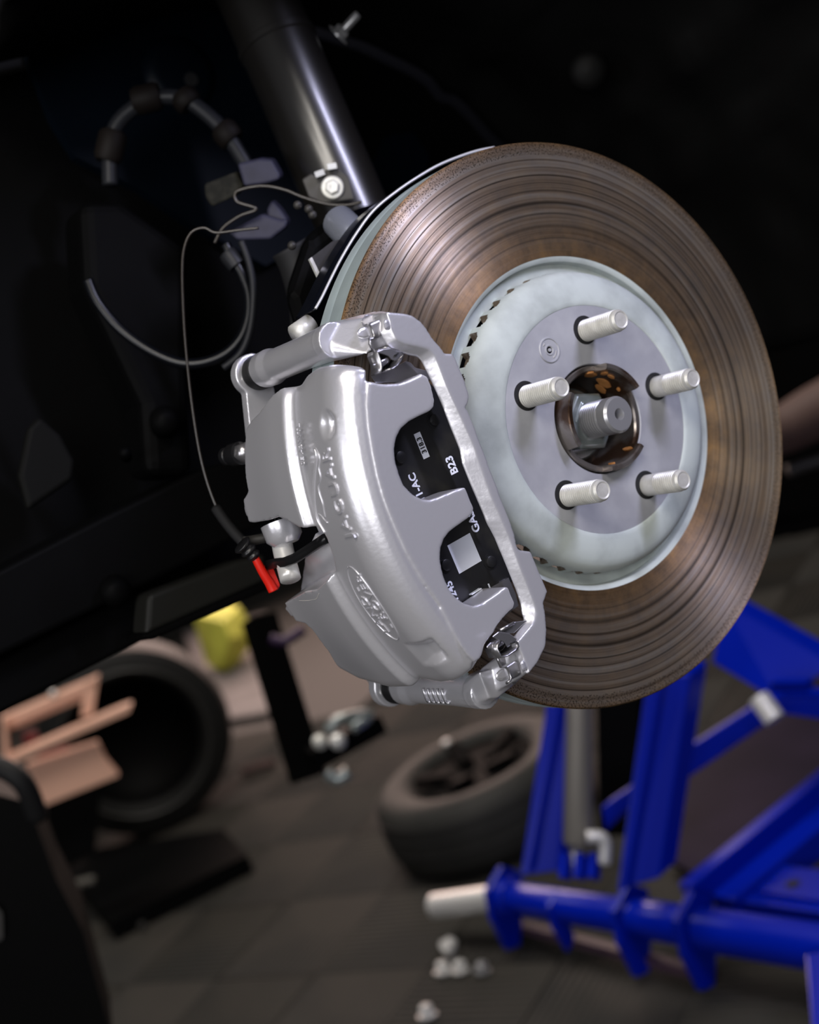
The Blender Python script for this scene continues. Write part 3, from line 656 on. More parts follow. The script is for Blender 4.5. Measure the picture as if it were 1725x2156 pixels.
# arch liner: inside of a shallow barrel over the wheel, with a few moulded ribs
liner = thing('wheel_arch_liner', AX + Vector((-.2, .1, .38)), 'black moulded wheel arch liner with faint ribs behind the top of the rotor', 'liner')
bm = BM(); rows_ = []
for i in range(29):
    x = -.385 + .40*i/28; row = []
    for j in range(57):
        th = math.radians(-8 + 119*j/56)
        r = .43 + .012*noise.noise(Vector((x*9, th*3.2, 0))) + .006*noise.noise(Vector((x*26, th*9, 3)))
        for t0_, wd_ in ((22, 1.2), (33, 1.6), (52, 1.0)):
            r -= .010*math.exp(-((math.degrees(th)-t0_-x*22)/wd_)**2)
        row.append(CYL(x, th, r))
    rows_.append(row)
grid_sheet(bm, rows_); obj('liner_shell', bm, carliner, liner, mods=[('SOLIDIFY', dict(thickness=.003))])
for nm, pts, q in (('rib', [(1545, 55), (1572, 110), (1610, 190), (1650, 290), (1672, 380)], .008), ('rib', [(1480, 10), (1500, 55)], .011), ('rib', [(1330, 0), (1365, 60), (1400, 110), (1450, 175)], .006)):
    bm = BM(); tube(bm, [PD(a, b, 1.18) for a, b in pts], q, 12, 5); obj(nm, bm, carliner, liner)
bm = BM(); lathe(bm, PD(1238, 150, 1.12), (PD(1238, 150, 1.05)-PD(1230, 160, 1.12)), [(0, .018), (.006, .016), (.010, .010), (.011, .0001)], 24); obj('liner_clip', bm, carliner, liner)
# ------------------------------------------------ strut
S0 = PD(715, 395, .985); S1 = PD(505, -90, 1.0); sd = (S1-S0).normalized(); sl = (S1-S0).length
strut = thing('suspension_strut', S0, 'thick black suspension strut tube with soft grey highlight rising behind the rotor', 'strut')
bm = BM(); lathe(bm, S0, sd, [(-.03, .030), (.0, .0305), (sl*.60, .0305), (sl*.605, .0318), (sl*.63, .0318), (sl*.635, .0305), (sl*1.05, .0305)], 48); obj('damper_tube', bm, strutblack, strut, auto=.8)
def bolt(name, c, d, rad, m, parent=None, label=None, cat='bolt', group=None, shank=0, flange=1.6, hole=False):
    d = d.normalized()
    if parent is None:
        t = thing(name, c, label, cat, group); pn = ('washer_flange', 'hex_head', 'shank')
    else: t = obj(name, (lambda b: (lathe(b, c, d, [(0, rad*flange), (rad*.2, rad*flange), (rad*.35, rad*flange*.9)], 32), b)[1])(BM()), m, parent, auto=.7); pn = (None, 'hex_head', 'shank')
    if parent is None:
        b = BM(); lathe(b, c, d, [(0, rad*flange), (rad*.2, rad*flange), (rad*.35, rad*flange*.9)], 32); obj('washer_flange', b, m, t, auto=.7)
    b = BM(); lathe(b, c + d*rad*.3, d, [(0, rad*1.04), (rad*.75, rad*1.04), (rad*.9, rad*.85), (rad*.9, rad*.3), (rad*.82, .0001)], 6); obj('hex_head', b, m, t, auto=.4)
    if shank:
        b = BM(); lathe(b, c + d*rad*.9, d, [(0, rad*.55), (shank*.9, rad*.55), (shank, rad*.42)], 24); obj('shank', b, m, t, auto=.7)
    return t
bk = thing('strut_bracket', PD(690, 400, .93), 'grey steel bracket with a bright flange bolt at the foot of the strut', 'bracket')
def pd(l, d): return [PD(a, b, d) for a, b in l]
tc_ = (CAM - PD(700, 400, .93)).normalized()
bm = BM(); ext(bm, pd([(636, 378), (655, 365), (672, 372), (690, 356), (712, 352), (735, 372), (747, 420), (680, 428), (650, 415)], .93), -tc_*.006); obj('plate', bm, bracketgrey, bk, smooth=False, mods=[('BEVEL', dict(width=.001, segments=2))])
for a, b in (((664, 369), (683, 362)), ((690, 352), (709, 349))):
    bm = BM(); box2(bm, PD(*a, .925), PD(*b, .925), .004, .004); obj('tab', bm, steel, bk, smooth=False)
bolt('bolt', PD(700, 395, .928), (tc_ + Vector((0, 0, .1))), .0052, zinc, bk)
bolt('bolt', PD(712, 76, 1.05), Vector((.55, .55, .30)), .0065, steel, None, 'bright threaded stud with flange nut sticking out of the black arch', shank=.018)
bolt('bolt', PD(107, 2, 1.08), Vector((.8, -.35, .1)), .0075, bracketgrey, None, 'large dull flange bolt at the top of the navy panel')
# ------------------------------------------------ hoses and wires
h1 = thing('brake_hose', PD(480, 300, 1.0), 'thick dull grey hose with two brown collars arching above the violet rubber mount', 'hose')
up_hose = [(232, 390), (232, 320), (245, 265), (285, 225), (340, 205), (390, 210), (435, 240), (475, 280), (505, 325), (520, 350)]
bm = BM(); tube(bm, pd(up_hose, 1.0), .0062, 16); obj('hose', bm, hosegrey, h1)
for a, b in (((388, 205), (398, 217)), ((472, 275), (487, 292)), ((290, 212), (330, 203)), ((228, 330), (238, 285))):
    bm = BM(); p = PD(*a, 1.0); q = PD(*b, 1.0); lathe(bm, p, q-p, [(-.004, .0092), (.0, .0112), ((q-p).length, .0112), ((q-p).length+.003, .0092)], 24); obj('collar', bm, collar_brown, h1, auto=.7)
h2 = thing('brake_hose', PD(525, 640, .93), 'black brake hose looping down to the left beside the inner wing', 'hose')
bm = BM(); tube(bm, pd([(475, 515), (485, 535), (508, 575), (523, 620), (522, 670), (505, 715), (470, 748), (420, 765), (370, 762), (310, 735), (250, 690), (205, 635), (185, 590)], .93), .0040, 14); obj('hose', bm, mat('hose_black_gloss', (.004, .0045, .006), .25, 0, .3), h2)
bm = BM(); p = PD(478, 532, .93); q = PD(500, 560, .93); lathe(bm, p, q-p, [(0, .0064), (.003, .0072), ((q-p).length, .0070)], 20); obj('crimp', bm, hosegrey, h2, auto=.7)
h3 = thing('sensor_cable', PD(530, 600, .93), 'thin black cable hanging just right of the looping brake hose', 'cable')
bm = BM(); tube(bm, pd([(508, 508), (522, 545), (532, 590), (533, 640), (525, 700), (505, 745), (470, 775)], .925), .0026, 10); obj('cable_sheath', bm, hosegrey, h3)
h4 = thing('sensor_cable', PD(400, 800, .86), 'long thin wear sensor wire looping down to the red plug on the caliper', 'cable')
wire = mat('wire_sheath', (.022, .017, .013), .25, 0, .7)
bm = BM(); tube(bm, pd([(545, 480), (500, 485), (455, 490), (430, 480), (405, 488), (390, 515), (384, 560), (386, 650), (392, 740), (404, 850), (420, 950), (438, 1020), (460, 1078)], .87), .0010, 10); obj('wire', bm, wire, h4)
bm = BM(); tube(bm, [PD(455, 1070, .868), PD(472, 1095, .862), PD(492, 1120, .856), PD(515, 1145, .85)], .0036, 12, 4); obj('sleeve', bm, rubber_dull, h4)
h5 = thing('sensor_cable', PD(620, 405, .91), 'thin glossy wire running from the felt strap to the strut bracket', 'cable')
bm = BM(); tube(bm, pd([(452, 512), (470, 480), (505, 455), (540, 440), (500, 425), (497, 405), (525, 395), (560, 392), (600, 400), (640, 416), (690, 430), (730, 432), (762, 425)], .915), .0012, 10); obj('wire', bm, wire, h5)
h6 = thing('brake_line', PD(75, 250, 1.05), 'black pipe with small highlights running down the far left of the inner wing', 'pipe')
bm = BM(); tube(bm, pd([(20, -40), (45, 60), (70, 150), (78, 250), (85, 330), (120, 420)], 1.12), .0065, 12); obj('pipe', bm, mat('pipe_black', (.006, .006, .007), .2, 0, .6), h6)
mt = thing('rubber_mount', PD(545, 365, .95), 'violet grey rubber block with olive felt wrap above the looping cables', 'rubber mount')
def block(name, l, d, dep, m, parent, bev=.002):
    bm = BM(); v = (CAM - PD(*l[0], d)).normalized()*-dep + Vector((0, .2*dep, 0)); ext(bm, pd(l, d), v); return obj(name, bm, m, parent, smooth=False, mods=[('BEVEL', dict(width=bev, segments=2))])
block('rubber_block', [(500, 345), (545, 334), (572, 336), (590, 368), (588, 378), (560, 386), (514, 392)], .945, .02, violet, mt)
block('felt_wrap', [(430, 388), (497, 362), (514, 392), (497, 412), (446, 436), (432, 415)], .95, .02, olive, mt)
mt2 = thing('rubber_mount', PD(545, 465, .93), 'violet grey rubber wedge below the felt strap beside the rotor', 'rubber mount')
block('rubber_wedge', [(480, 490), (552, 450), (590, 462), (606, 462), (603, 478), (570, 504), (500, 506)], .925, .02, violet, mt2)
block('rubber_wedge', [(562, 440), (572, 421), (590, 440), (607, 465), (590, 476), (562, 460)], .93, .015, violet, mt2)
kn = thing('steering_knuckle', PX(690, 560, -.12), 'black steering knuckle with bare metal patches behind the rotor shield', 'knuckle')
bm = BM(); hull(bm, [PX(a, b, x) for a, b in ((640, 500), (720, 440), (790, 480), (760, 640), (640, 760), (600, 620)) for x in (-.10, -.16)]); obj('knuckle_body', bm, carblack, kn, smooth=False, mods=[('BEVEL', dict(width=.01, segments=3))])
bm = BM(); tube(bm, [PX(610, 520, -.15), PX(630, 560, -.15), PX(650, 640, -.15), PX(655, 720, -.14)], .014, 16, 5); obj('boot', bm, rubber_dull, kn)
bm = BM(); hull(bm, [PX(a, b, x) for a, b in ((652, 545), (700, 508), (735, 500), (720, 600), (676, 587)) for x in (-.075, -.082)]); obj('machined_face', bm, bracketgrey, kn, smooth=False)
bm = BM(); ext(bm, [PX(a, b, -.074) for a, b in ((652, 545), (657, 541), (676, 580), (672, 588))], (-.002, 0, 0)); obj('bare_edge', bm, zinc, kn, smooth=False)
bm = BM(); lathe(bm, PX(708, 462, -.10), PX(735, 488, -.085)-PX(708, 462, -.10), [(0, .007), (.004, .0115), (.024, .0115), (.03, .008)], 24); obj('ball_joint', bm, mat('joint_chrome', (.75, .80, .95), .2, .8), kn, auto=.8)
for a, b in ((658, 452), (650, 440), (627, 432), (725, 452), (615, 517)):
    bm = BM(); lathe(bm, PX(a, b, -.10), tc_, [(0, .003), (.002, .003), (.004, .0015)], 12); obj('rivet', bm, bracketgrey, kn)
bp_ = thing('guide_pin', PX(640, 690, -.055), 'short pale pin head poking up behind the silver upper slide tube', 'pin')
bm = BM(); p = PX(622, 705, -.050); q = PX(655, 682, -.050); tube(bm, [p, q], .0065, 16, 2); obj('pin_head', bm, zinc, bp_)
# ------------------------------------------------ subframe, arms and beams running along the car
sub = thing('subframe', PX(200, 1200, -.38), 'black subframe beams and lower arm crossing left of the caliper', 'subframe')
def slab(name, l, x, dx, m, parent, bev=.004):
    bm = BM(); ext(bm, P2(l, x), (-dx, 0, 0)); return obj(name, bm, m, parent, smooth=False, mods=[('BEVEL', dict(width=bev, segments=3))])
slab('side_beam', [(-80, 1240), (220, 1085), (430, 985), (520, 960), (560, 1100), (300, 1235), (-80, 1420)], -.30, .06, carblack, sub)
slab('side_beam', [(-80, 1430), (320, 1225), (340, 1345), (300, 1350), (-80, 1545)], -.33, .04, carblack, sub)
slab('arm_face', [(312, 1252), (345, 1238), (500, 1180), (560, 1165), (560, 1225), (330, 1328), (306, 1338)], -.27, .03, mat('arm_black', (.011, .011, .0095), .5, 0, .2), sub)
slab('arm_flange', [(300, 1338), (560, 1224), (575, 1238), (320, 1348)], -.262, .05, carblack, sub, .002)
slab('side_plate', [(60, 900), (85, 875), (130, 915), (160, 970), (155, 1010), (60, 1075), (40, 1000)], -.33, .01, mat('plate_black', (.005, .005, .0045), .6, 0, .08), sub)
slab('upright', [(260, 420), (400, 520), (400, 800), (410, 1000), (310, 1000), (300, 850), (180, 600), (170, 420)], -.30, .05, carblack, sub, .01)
for a, b, s in ((345, 882, .008), (240, 1240, .008), (262, 952, .003)):
    bm = BM(); lathe(bm, PX(a, b, -.285), Vector((.8, -.3, .4)), [(-.01, s*1.5), (0, s*1.4), (s*.5, s), (s*.9, s*.4), (s, .0001)], 20); obj('rivet', bm, carblack, sub)
# ------------------------------------------------ wear sensor plug and strap in the caliper notch
plug = thing('sensor_plug', PX(545, 1190, -.088), 'bright red wear sensor plug with black boot and strap in the caliper notch', 'sensor plug')
XP = -.092
bm = BM(); tube(bm, [PX(508, 1146, XP), PX(520, 1156, XP), PX(530, 1166, XP), PX(538, 1175, XP)], lambda t: .0058-.0022*t + .0008*math.sin(t*18), 16, 6); obj('boot', bm, rubber, plug)
bm = BM(); tube(bm, [PX(537, 1174, XP), PX(553, 1204, XP), PX(568, 1228, XP), PX(576, 1243, XP)], lambda t: .0025 + .0010*t, 16, 5); obj('red_plug', bm, red, plug)
bm = BM(); hull(bm, P2([(556, 1195), (562, 1182), (575, 1195), (590, 1232), (586, 1241), (576, 1245), (566, 1222)], XP) + P2([(556, 1195), (562, 1182), (575, 1195), (590, 1232), (586, 1241), (576, 1245)], XP-.004)); obj('red_flap', bm, red, plug, smooth=False, mods=[('BEVEL', dict(width=.0008, segments=2))])
SP = [(566, 1187), (585, 1182), (605, 1180), (625, 1172), (650, 1156), (676, 1139), (690, 1130)]
bm = BM(); a = [bm.verts.new(PX(x, y-7, XP + .070*i/6)) for i, (x, y) in enumerate(SP)]; b = [bm.verts.new(PX(x+2, y+13, XP + .070*i/6)) for i, (x, y) in enumerate(SP)]
for i in range(6): bm.faces.new((a[i], a[i+1], b[i+1], b[i]))
obj('strap', bm, rubber, plug, mods=[('SOLIDIFY', dict(thickness=.003))])
bm = BM(); tube(bm, [PX(514, 1140, -.098), PX(530, 1138, -.098), PX(560, 1132, -.095)], .0032, 12, 4); obj('wire_eye', bm, bracketgrey, plug)
bj = thing('banjo_bolt', PX(595, 1160, -.085), 'bright bolt barrel standing behind the black strap in the caliper notch', 'bolt')
bm = BM(); tube(bm, [PX(592, 1130, -.084), PX(598, 1165, -.080), PX(612, 1220, -.072)], .0066, 20, 4); obj('barrel', bm, whitesteel, bj)
bm = BM(); p = PX(588, 1100, -.080); lathe(bm, p, PX(600, 1135, -.078)-p, [(0, .012), (.010, .0115), (.014, .008)], 28); obj('piston_boss', bm, silver, caliper, auto=.8)
bm = BM(); p = PX(586, 1096, -.072); lathe(bm, p, Vector((.3, -.9, .2)), [(0, .0024), (.001, .0024), (.001, .0017), (0, .0017)], 24, cap=False, closed=True); obj('stamp_ring', bm, holeblack, caliper)

# ================================================================== garage floor and walls
floor = obj('floor', (lambda b: (ext(b, [Vector((-9, -4, -.013)), Vector((2.5, -4, -.013)), Vector((2.5, 6, -.013)), Vector((-9, 6, -.013))], (0, 0, -.05)), b)[1])(BM()), slabm, smooth=False); floor['kind'] = 'structure'
T = .30
def tile_mesh(vert):
    bm = BM(); n = 17; h = T/2 - .0015
    ext(bm, [Vector((-h, -h, -.012)), Vector((h, -h, -.012)), Vector((h, h, -.012)), Vector((-h, h, -.012))], (0, 0, .008))
    for i in range(n):
        c = -h + (i+.5)*(2*h)/n; q = .0068
        p0, p1 = (Vector((-h, c, -.002)), Vector((h, c, -.002))) if not vert else (Vector((c, -h, -.002)), Vector((c, h, -.002)))
        d, s, u = basis(p1-p0); A = [p0 - s*q - u*.003, p0 + s*q - u*.003, p0 + s*q*.15 + u*.002, p0 - s*q*.15 + u*.002]
        prism(bm, A, [x + (p1-p0) for x in A])
    bmesh.ops.recalc_face_normals(bm, faces=bm.faces)
    me = bpy.data.meshes.new('tile'); bm.to_mesh(me); bm.free(); me.materials.append(tile_m); return me
tm = (tile_mesh(False), tile_mesh(True))
ga = math.radians(24)      # the tiles lie askew to the car
cg, sg_ = math.cos(ga), math.sin(ga)
def seen(p):
    v = R.transposed() @ (p - CAM)
    if v.z > -.3: return None
    return 862.5 + F*v.x/-v.z, 1078 - F*v.y/-v.z, -v.z
cnt = 0
for i in range(-30, 31):
    for j in range(-30, 31):
        x = i*T*cg - j*T*sg_ - 1.6; y = i*T*sg_ + j*T*cg + .9
        s = seen(Vector((x, y, 0)))
        if not s or s[2] > 4.6 or not (-120 < s[0] < 1850 and 900 < s[1] < 2330): continue
        o = bpy.data.objects.new('tile', tm[(i+j) % 2]); COL.objects.link(o); o.parent = floor; o.location = (x, y, 0); o.rotation_euler.z = ga; cnt += 1
print('tiles', cnt)
bm = BM(); ext(bm, [Vector((-6.4, -4, 0)), Vector((-6.4, 6, 0)), Vector((-6.4, 6, 3.6)), Vector((-6.4, -4, 3.6))], (-.1, 0, 0)); o = obj('wall_back', bm, wallm, smooth=False); o['kind'] = 'structure'
bm = BM(); ext(bm, [Vector((-6.4, 6, 0)), Vector((2.5, 6, 0)), Vector((2.5, 6, 3.6)), Vector((-6.4, 6, 3.6))], (0, .1, 0)); o = obj('wall_right', bm, wallm, smooth=False); o['kind'] = 'structure'

bm = BM(); ext(bm, [Vector((-6.4, -4, 0)), Vector((2.5, -4, 0)), Vector((2.5, -4, 3.6)), Vector((-6.4, -4, 3.6))], (0, -.1, 0)); o = obj('wall_left', bm, wallm, smooth=False); o['kind'] = 'structure'
bm = BM(); ext(bm, [Vector((-6.4, -4, 3.6)), Vector((2.5, -4, 3.6)), Vector((2.5, 6, 3.6)), Vector((-6.4, 6, 3.6))], (0, 0, .1)); o = obj('ceiling', bm, wallm, smooth=False); o['kind'] = 'structure'

# ================================================================== tyre lying on the floor
def FDp(px, py, z=0.0): return -(R.transposed() @ (PF(px, py, z) - CAM)).z
TR, THt = .250, .175
tb = PF(1018, 1668, THt/2)
tyre = thing('spare_wheel', Vector((tb.x, tb.y, 0)), 'worn dark grey tyre lying flat on the floor below the caliper', 'tyre')
c0 = Vector((tb.x, tb.y, 0)); bm = BM()
prf = [(.012, .150), (.004, .175), (.002, .215), (.018, .243), (.045, .253), (THt/2, .256), (THt-.045, .253), (THt-.018, .243), (THt-.002, .215), (THt-.004, .175), (THt-.018, .150), (THt-.03, .146), (.03, .146)]
lathe(bm, c0, ZA, prf, 96, closed=True, cap=False); obj('tyre_carcass', bm, tyre_m, tyre, auto=.9)
for z in (.070, .105, .140):
    bm = BM(); lathe(bm, c0, ZA, [(z, .2535), (z, .2568), (z+.003, .2568), (z+.003, .2535)], 96, closed=True, cap=False); obj('tread_groove', bm, rubber_dull, tyre)
bm = BM(); lathe(bm, c0, ZA, [(.02, .148), (.03, .140), (.16, .138), (THt-.02, .148), (THt-.022, .135), (.155, .130), (.14, .06), (.145, .0001)], 64, cap=False); obj('wheel_rim', bm, mat('rim_black', (.003, .003, .003), .7, .0, .05), tyre, auto=.6)
for k in range(5):
    a = 2*PI*k/5 + .3; bm = BM(); box2(bm, c0 + Vector((math.cos(a)*.05, math.sin(a)*.05, .15)), c0 + Vector((math.cos(a)*.137, math.sin(a)*.137, .175)), .035, .02); obj('spoke', bm, bpy.data.materials['rim_black'], tyre, smooth=False)
bm = BM(); lathe(bm, PF(943, 1570, THt-.01), ZA, [(0, .012), (.012, .012), (.016, .006), (.016, .0001)], 20); obj('valve_cap', bm, whitesteel, tyre)

# ================================================================== blue wheeled lift
D0 = 2.0
lift = thing('lift_stand', PF(1300, 1960, 0.02), 'bright blue steel lift frame with round cross tube and upright posts', 'lift stand')
def seg(name, a, b, za, zb, r, m=blue, parent=lift, n=32):
    p = PF(*a, za); q = PF(*b, zb); bm = BM(); lathe(bm, p, q-p, [(0, r), ((q-p).length, r)], n); return obj(name, bm, m, parent, auto=.6)
ZT = .10
tA = PF(1062, 1888, ZT); tB = PF(1760, 2000, ZT); td_ = (tB-tA); tl = td_.length; td_.normalize()
def tat(px):   # distance along the cross tube that shows at a picture column
    lo, hi = 0, tl*1.3
    for _ in range(40):
        m = (lo+hi)/2; s = seen(tA + td_*m)
        if s[0] < px: lo = m
        else: hi = m
    return lo
def tube_x(name, x0, x1, r, m=blue, n=32, parent=lift):
    a, b = tat(x0), tat(x1); bm = BM(); lathe(bm, tA, td_, [(a, r*.96), (a+.002, r), (b-.002, r), (b, r*.96)], n); return obj(name, bm, m, parent, auto=.6)
tube_x('cross_tube', 1075, 1350, .030); tube_x('cross_tube', 1345, 1470, .033); tube_x('cross_tube', 1480, 1790, .036)
tube_x('end_collar', 1040, 1085, .040, n=8)
up_ = ZA; side_ = td_.cross(up_).normalized()
if (CAM - tA).dot(side_) < 0: side_ = -side_
for px, wdt, ht in ((1052, .014, .13), (1185, .012, .10), (1330, .014, .15), (1465, .016, .19)):
    p = tA + td_*tat(px); bm = BM()
    pts = [p + side_*a + up_*b for a, b in ((-.055, .02), (-.02, .055), (.035, .035), (.050, -.02), (.045, -.088), (.015, -.098), (-.02, -.05))]
    if px == 1185: pts = [p + side_*a + up_*b for a, b in ((.0, .034), (.034, .02), (.040, -.02), (.032, -.075), (.005, -.06), (.0, 0))]
    prism(bm, [q - td_*wdt/2 for q in pts], [q + td_*wdt/2 for q in pts]); obj('foot_plate', bm, blue, lift, smooth=False, mods=[('BEVEL', dict(width=.003, segments=2))])
bm = BM(); p = PF(1045, 1935, .02); q = PF(1480, 2050, .02); box2(bm, p, q, .018, .018); obj('base_bar', bm, mat('base_bar_violet', (.09, .05, .08), .5), lift, smooth=False)
def post(name, a0, a1, a2, a3, d0, d1, dep=.05, m=blue, parent=lift, bev=.003):
    """flat sided upright: four picture corners at two distances, with real depth away from them"""
    q = [PD(*a0, d0), PD(*a1, d0), PD(*a2, d1), PD(*a3, d1)]; v = side_*-dep
    bm = BM(); ext(bm, q, v); return obj(name, bm, m, parent, smooth=False, mods=[('BEVEL', dict(width=bev, segments=2))])
post('upright_post', (1098, 1845), (1175, 1835), (1205, 1480), (1172, 1480), 2.02, 2.06)
post('upright_post', (1305, 1872), (1388, 1850), (1455, 1420), (1385, 1420), 2.02, 2.06)
flg = blue
post('post_flange', (1094, 1848), (1114, 1842), (1182, 1480), (1150, 1480), 2.00, 2.04, .02, flg)
post('post_flange', (1298, 1878), (1318, 1874), (1396, 1420), (1362, 1420), 2.00, 2.04, .02, flg)
post('cross_brace', (1265, 1700), (1325, 1660), (1325, 1700), (1275, 1752), 2.12, 2.12, .03)
post('cross_brace', (1425, 1655), (1425, 1590), (1600, 1478), (1620, 1520), 2.25, 2.25, .03)
post('upper_arm', (1525, 1270), (1500, 1395), (1640, 1480), (1760, 1400), 2.3, 2.2, .04)
post('upper_arm', (1610, 1472), (1620, 1500), (1760, 1520), (1760, 1470), 2.12, 2.12, .04)
post('arm_plate', (1618, 1438), (1700, 1438), (1705, 1455), (1625, 1458), 2.10, 2.12, .02)
bm = BM(); p = PD(1598, 1468, 2.1); q = PD(1632, 1515, 2.08); lathe(bm, p, q-p, [(0, .018), ((q-p).length, .018)], 16); obj('pivot_pin', bm, whitesteel, lift, auto=.6)
# ram between the posts
ram = thing('hydraulic_ram', PD(1218, 1800, 2.0), 'grey hydraulic ram cylinder standing between the two blue posts', 'ram')
bm = BM(); p = PD(1216, 1782, 2.03); q = PD(1216, 1440, 2.08); lathe(bm, p, q-p, [(0, .018), (.008, .024), ((q-p).length, .024)], 32); obj('cylinder', bm, ramgrey, ram, auto=.8)
bm = BM(); p = PD(1212, 1840, 2.02); q = PD(1214, 1785, 2.03); lathe(bm, p, q-p, [(0, .010), ((q-p).length, .010)], 20); obj('rod', bm, steel, ram)
bm = BM(); tube(bm, [PD(1236, 1762, 2.0), PD(1262, 1762, 2.0), PD(1274, 1775, 2.0), PD(1272, 1818, 2.0)], .010, 12, 4); obj('fitting', bm, whitesteel, ram)
for x in (1190, 1222, 1250):
    bm = BM(); box2(bm, PD(x, 1850, 2.0), PD(x+3, 1800, 2.02), .012, .02); obj('clevis', bm, blue, ram, smooth=False)
bm = BM(); ext(bm, pd([(1255, 1470), (1345, 1440), (1345, 1760), (1262, 1760)], 2.5), side_*-.05); dk = obj('side_panel', bm, carblack, lift, smooth=False)
# rails of the lift base and its dark deck, lying low over the floor
def rail(name, a, b, z, wd, ht, m, parent=lift):
    bm = BM(); box2(bm, PF(*a, z), PF(*b, z), wd, ht, ZA); return obj(name, bm, m, parent, smooth=False, mods=[('BEVEL', dict(width=.003, segments=2))])
bm = BM(); ext(bm, [PF(a, b, .05) for a, b in ((1395, 1800), (1440, 1620), (1760, 1380), (1760, 1640), (1480, 1850))], (0, 0, -.012)); obj('deck', bm, darkblue, lift, smooth=False)
rail('base_rail', (1452, 1890), (1790, 1612), .125, .030, .05, blue)
rail('base_rail', (1530, 1915), (1790, 1700), .09, .055, .05, blue)
bm = BM(); ext(bm, [PF(a, b, .11) for a, b in ((1590, 1875), (1650, 1822), (1790, 1838), (1790, 1905))], (0, 0, -.025)); pl_ = obj('base_plate', bm, blue, lift, smooth=False)
bm = BM(); lathe(bm, PF(1670, 1861, .1105), ZA, [(0, .012), (.001, .012)], 20); obj('plate_hole', bm, holeblack, pl_, smooth=False)
rail('base_rail', (1560, 1905), (1790, 1935), .085, .03, .035, blue)
rail('side_bar', (1728, 2030), (1745, 2200), .12, .03, .04, blue)
hb = thing('handle_bar', PF(975, 1898, .1), 'bright bare steel bar end sticking out of the blue lift collar', 'bar')
bm = BM(); p = tA + td_*tat(1046) + up_*.0; q = PF(915, 1908, .075); lathe(bm, p, q-p, [(0, .025), ((q-p).length-.003, .025), ((q-p).length, .022)], 32); obj('bar_end', bm, whitesteel, hb, auto=.6)
# ------------------------------------------------ loose nuts
for px, py, z, sz, lb_ in ((948, 1988, .025, .017, 'pale wheel nut resting on top of two others on the floor'), (932, 2036, .012, .017, 'pale wheel nut under the stacked one, on its outer side'), (968, 2034, .012, .017, 'pale wheel nut lying between the stacked nut and the single one'), (1015, 2036, .012, .015, 'grey wheel nut lying alone beside the stacked nuts'), (898, 2128, .012, .017, 'dull reddish wheel nut lying nearest the bottom of the picture'), (300, 1948, .012, .012, 'small dark nut alone on the dim floor near the black column')):
    c = PF(px, py, z); t = thing('wheel_nut', Vector((c.x, c.y, 0)), lb_, 'nut', 'loose wheel nuts on the floor'); d = Vector((.3*random.random()-.15, .3, 1)) if z < .02 else Vector((.5, .4, .5))
    m = bracketgrey if px == 300 else (steel if px == 1015 else whitesteel)
    bm = BM(); lathe(bm, c - d.normalized()*sz*.6, d, [(0, sz*1.0), (sz*.25, sz*1.0), (sz*.3, sz*.8), (sz*1.0, sz*.8), (sz*1.25, sz*.5), (sz*1.25, sz*.3)], 6); obj('nut_body', bm, m, t, auto=.4)
    bm = BM(); lathe(bm, c - d.normalized()*sz*.62, d, [(0, sz*1.1), (sz*.2, sz*1.1)], 24); obj('nut_washer', bm, m, t, auto=.4)

# ================================================================== far things on the left
WD = 4.0; wr = .30
wn = Vector((.93, -.36, 0)).normalized(); wc = PD(285, 1560, WD); wc.z = wr
wq = seen(wc); wc = PD(285, wq[1], WD); wc.z = wr
fw = thing('far_wheel', Vector((wc.x, wc.y, 0)), 'black car wheel standing in the dark at lower left', 'wheel')
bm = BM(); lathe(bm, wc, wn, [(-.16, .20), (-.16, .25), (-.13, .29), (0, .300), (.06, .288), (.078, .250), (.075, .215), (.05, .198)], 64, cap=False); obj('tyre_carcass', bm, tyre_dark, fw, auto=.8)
bm = BM(); lathe(bm, wc, wn, [(.072, .222), (.084, .222), (.084, .236), (.072, .236)], 64, closed=True, cap=False); obj('sidewall_highlight', bm, mat('sidewall_highlight_grey', (.016, .016, .014), .5), fw)  # grey ring standing for the faint highlight on the sidewall
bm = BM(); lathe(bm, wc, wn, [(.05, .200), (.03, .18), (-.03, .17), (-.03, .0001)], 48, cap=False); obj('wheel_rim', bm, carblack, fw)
FD_ = 3.3
fr = thing('trolley_frame', PD(130, 1560, FD_), 'tan painted metal frame pieces in front of the far wheel at lower left', 'frame')
for nm, l, d in (('frame_top', [(5, 1512), (208, 1425), (206, 1442), (16, 1532)], FD_+.05), ('frame_upright', [(178, 1440), (208, 1424), (196, 1505), (170, 1512)], FD_+.05), ('frame_bar', [(8, 1598), (255, 1490), (278, 1482), (272, 1500), (14, 1612)], FD_), ('frame_block', [(55, 1612), (205, 1565), (222, 1600), (250, 1634), (65, 1708), (72, 1680), (65, 1640)], FD_+.05), ('frame_upright', [(2, 1512), (12, 1512), (18, 1608), (6, 1608)], FD_), ('frame_top', [(14, 1522), (175, 1455), (178, 1472), (16, 1540)], FD_+.06), ('frame_foot', [(75, 1700), (215, 1640), (200, 1800), (95, 1840)], FD_+.12)):
    bm = BM(); ext(bm, pd(l, d), wn*-.04); obj(nm, bm, tan if nm != 'frame_foot' else carblack, fr, smooth=False, mods=[('BEVEL', dict(width=.002, segments=2))])
for l in ([(48, 1545), (75, 1540), (85, 1562), (52, 1572)], [(80, 1592), (140, 1572), (150, 1582), (90, 1608)]):
    bm = BM(); ext(bm, pd(l, FD_+.1), wn*-.02); obj('red_strap', bm, mat('dark_red', (.20, .01, .01), .5), fr, smooth=False)
bm = BM(); lathe(bm, PD(112, 1461, FD_), wn, [(0, .010), (.006, .009), (.007, .0001)], 12); obj('bolt', bm, whitesteel, fr)
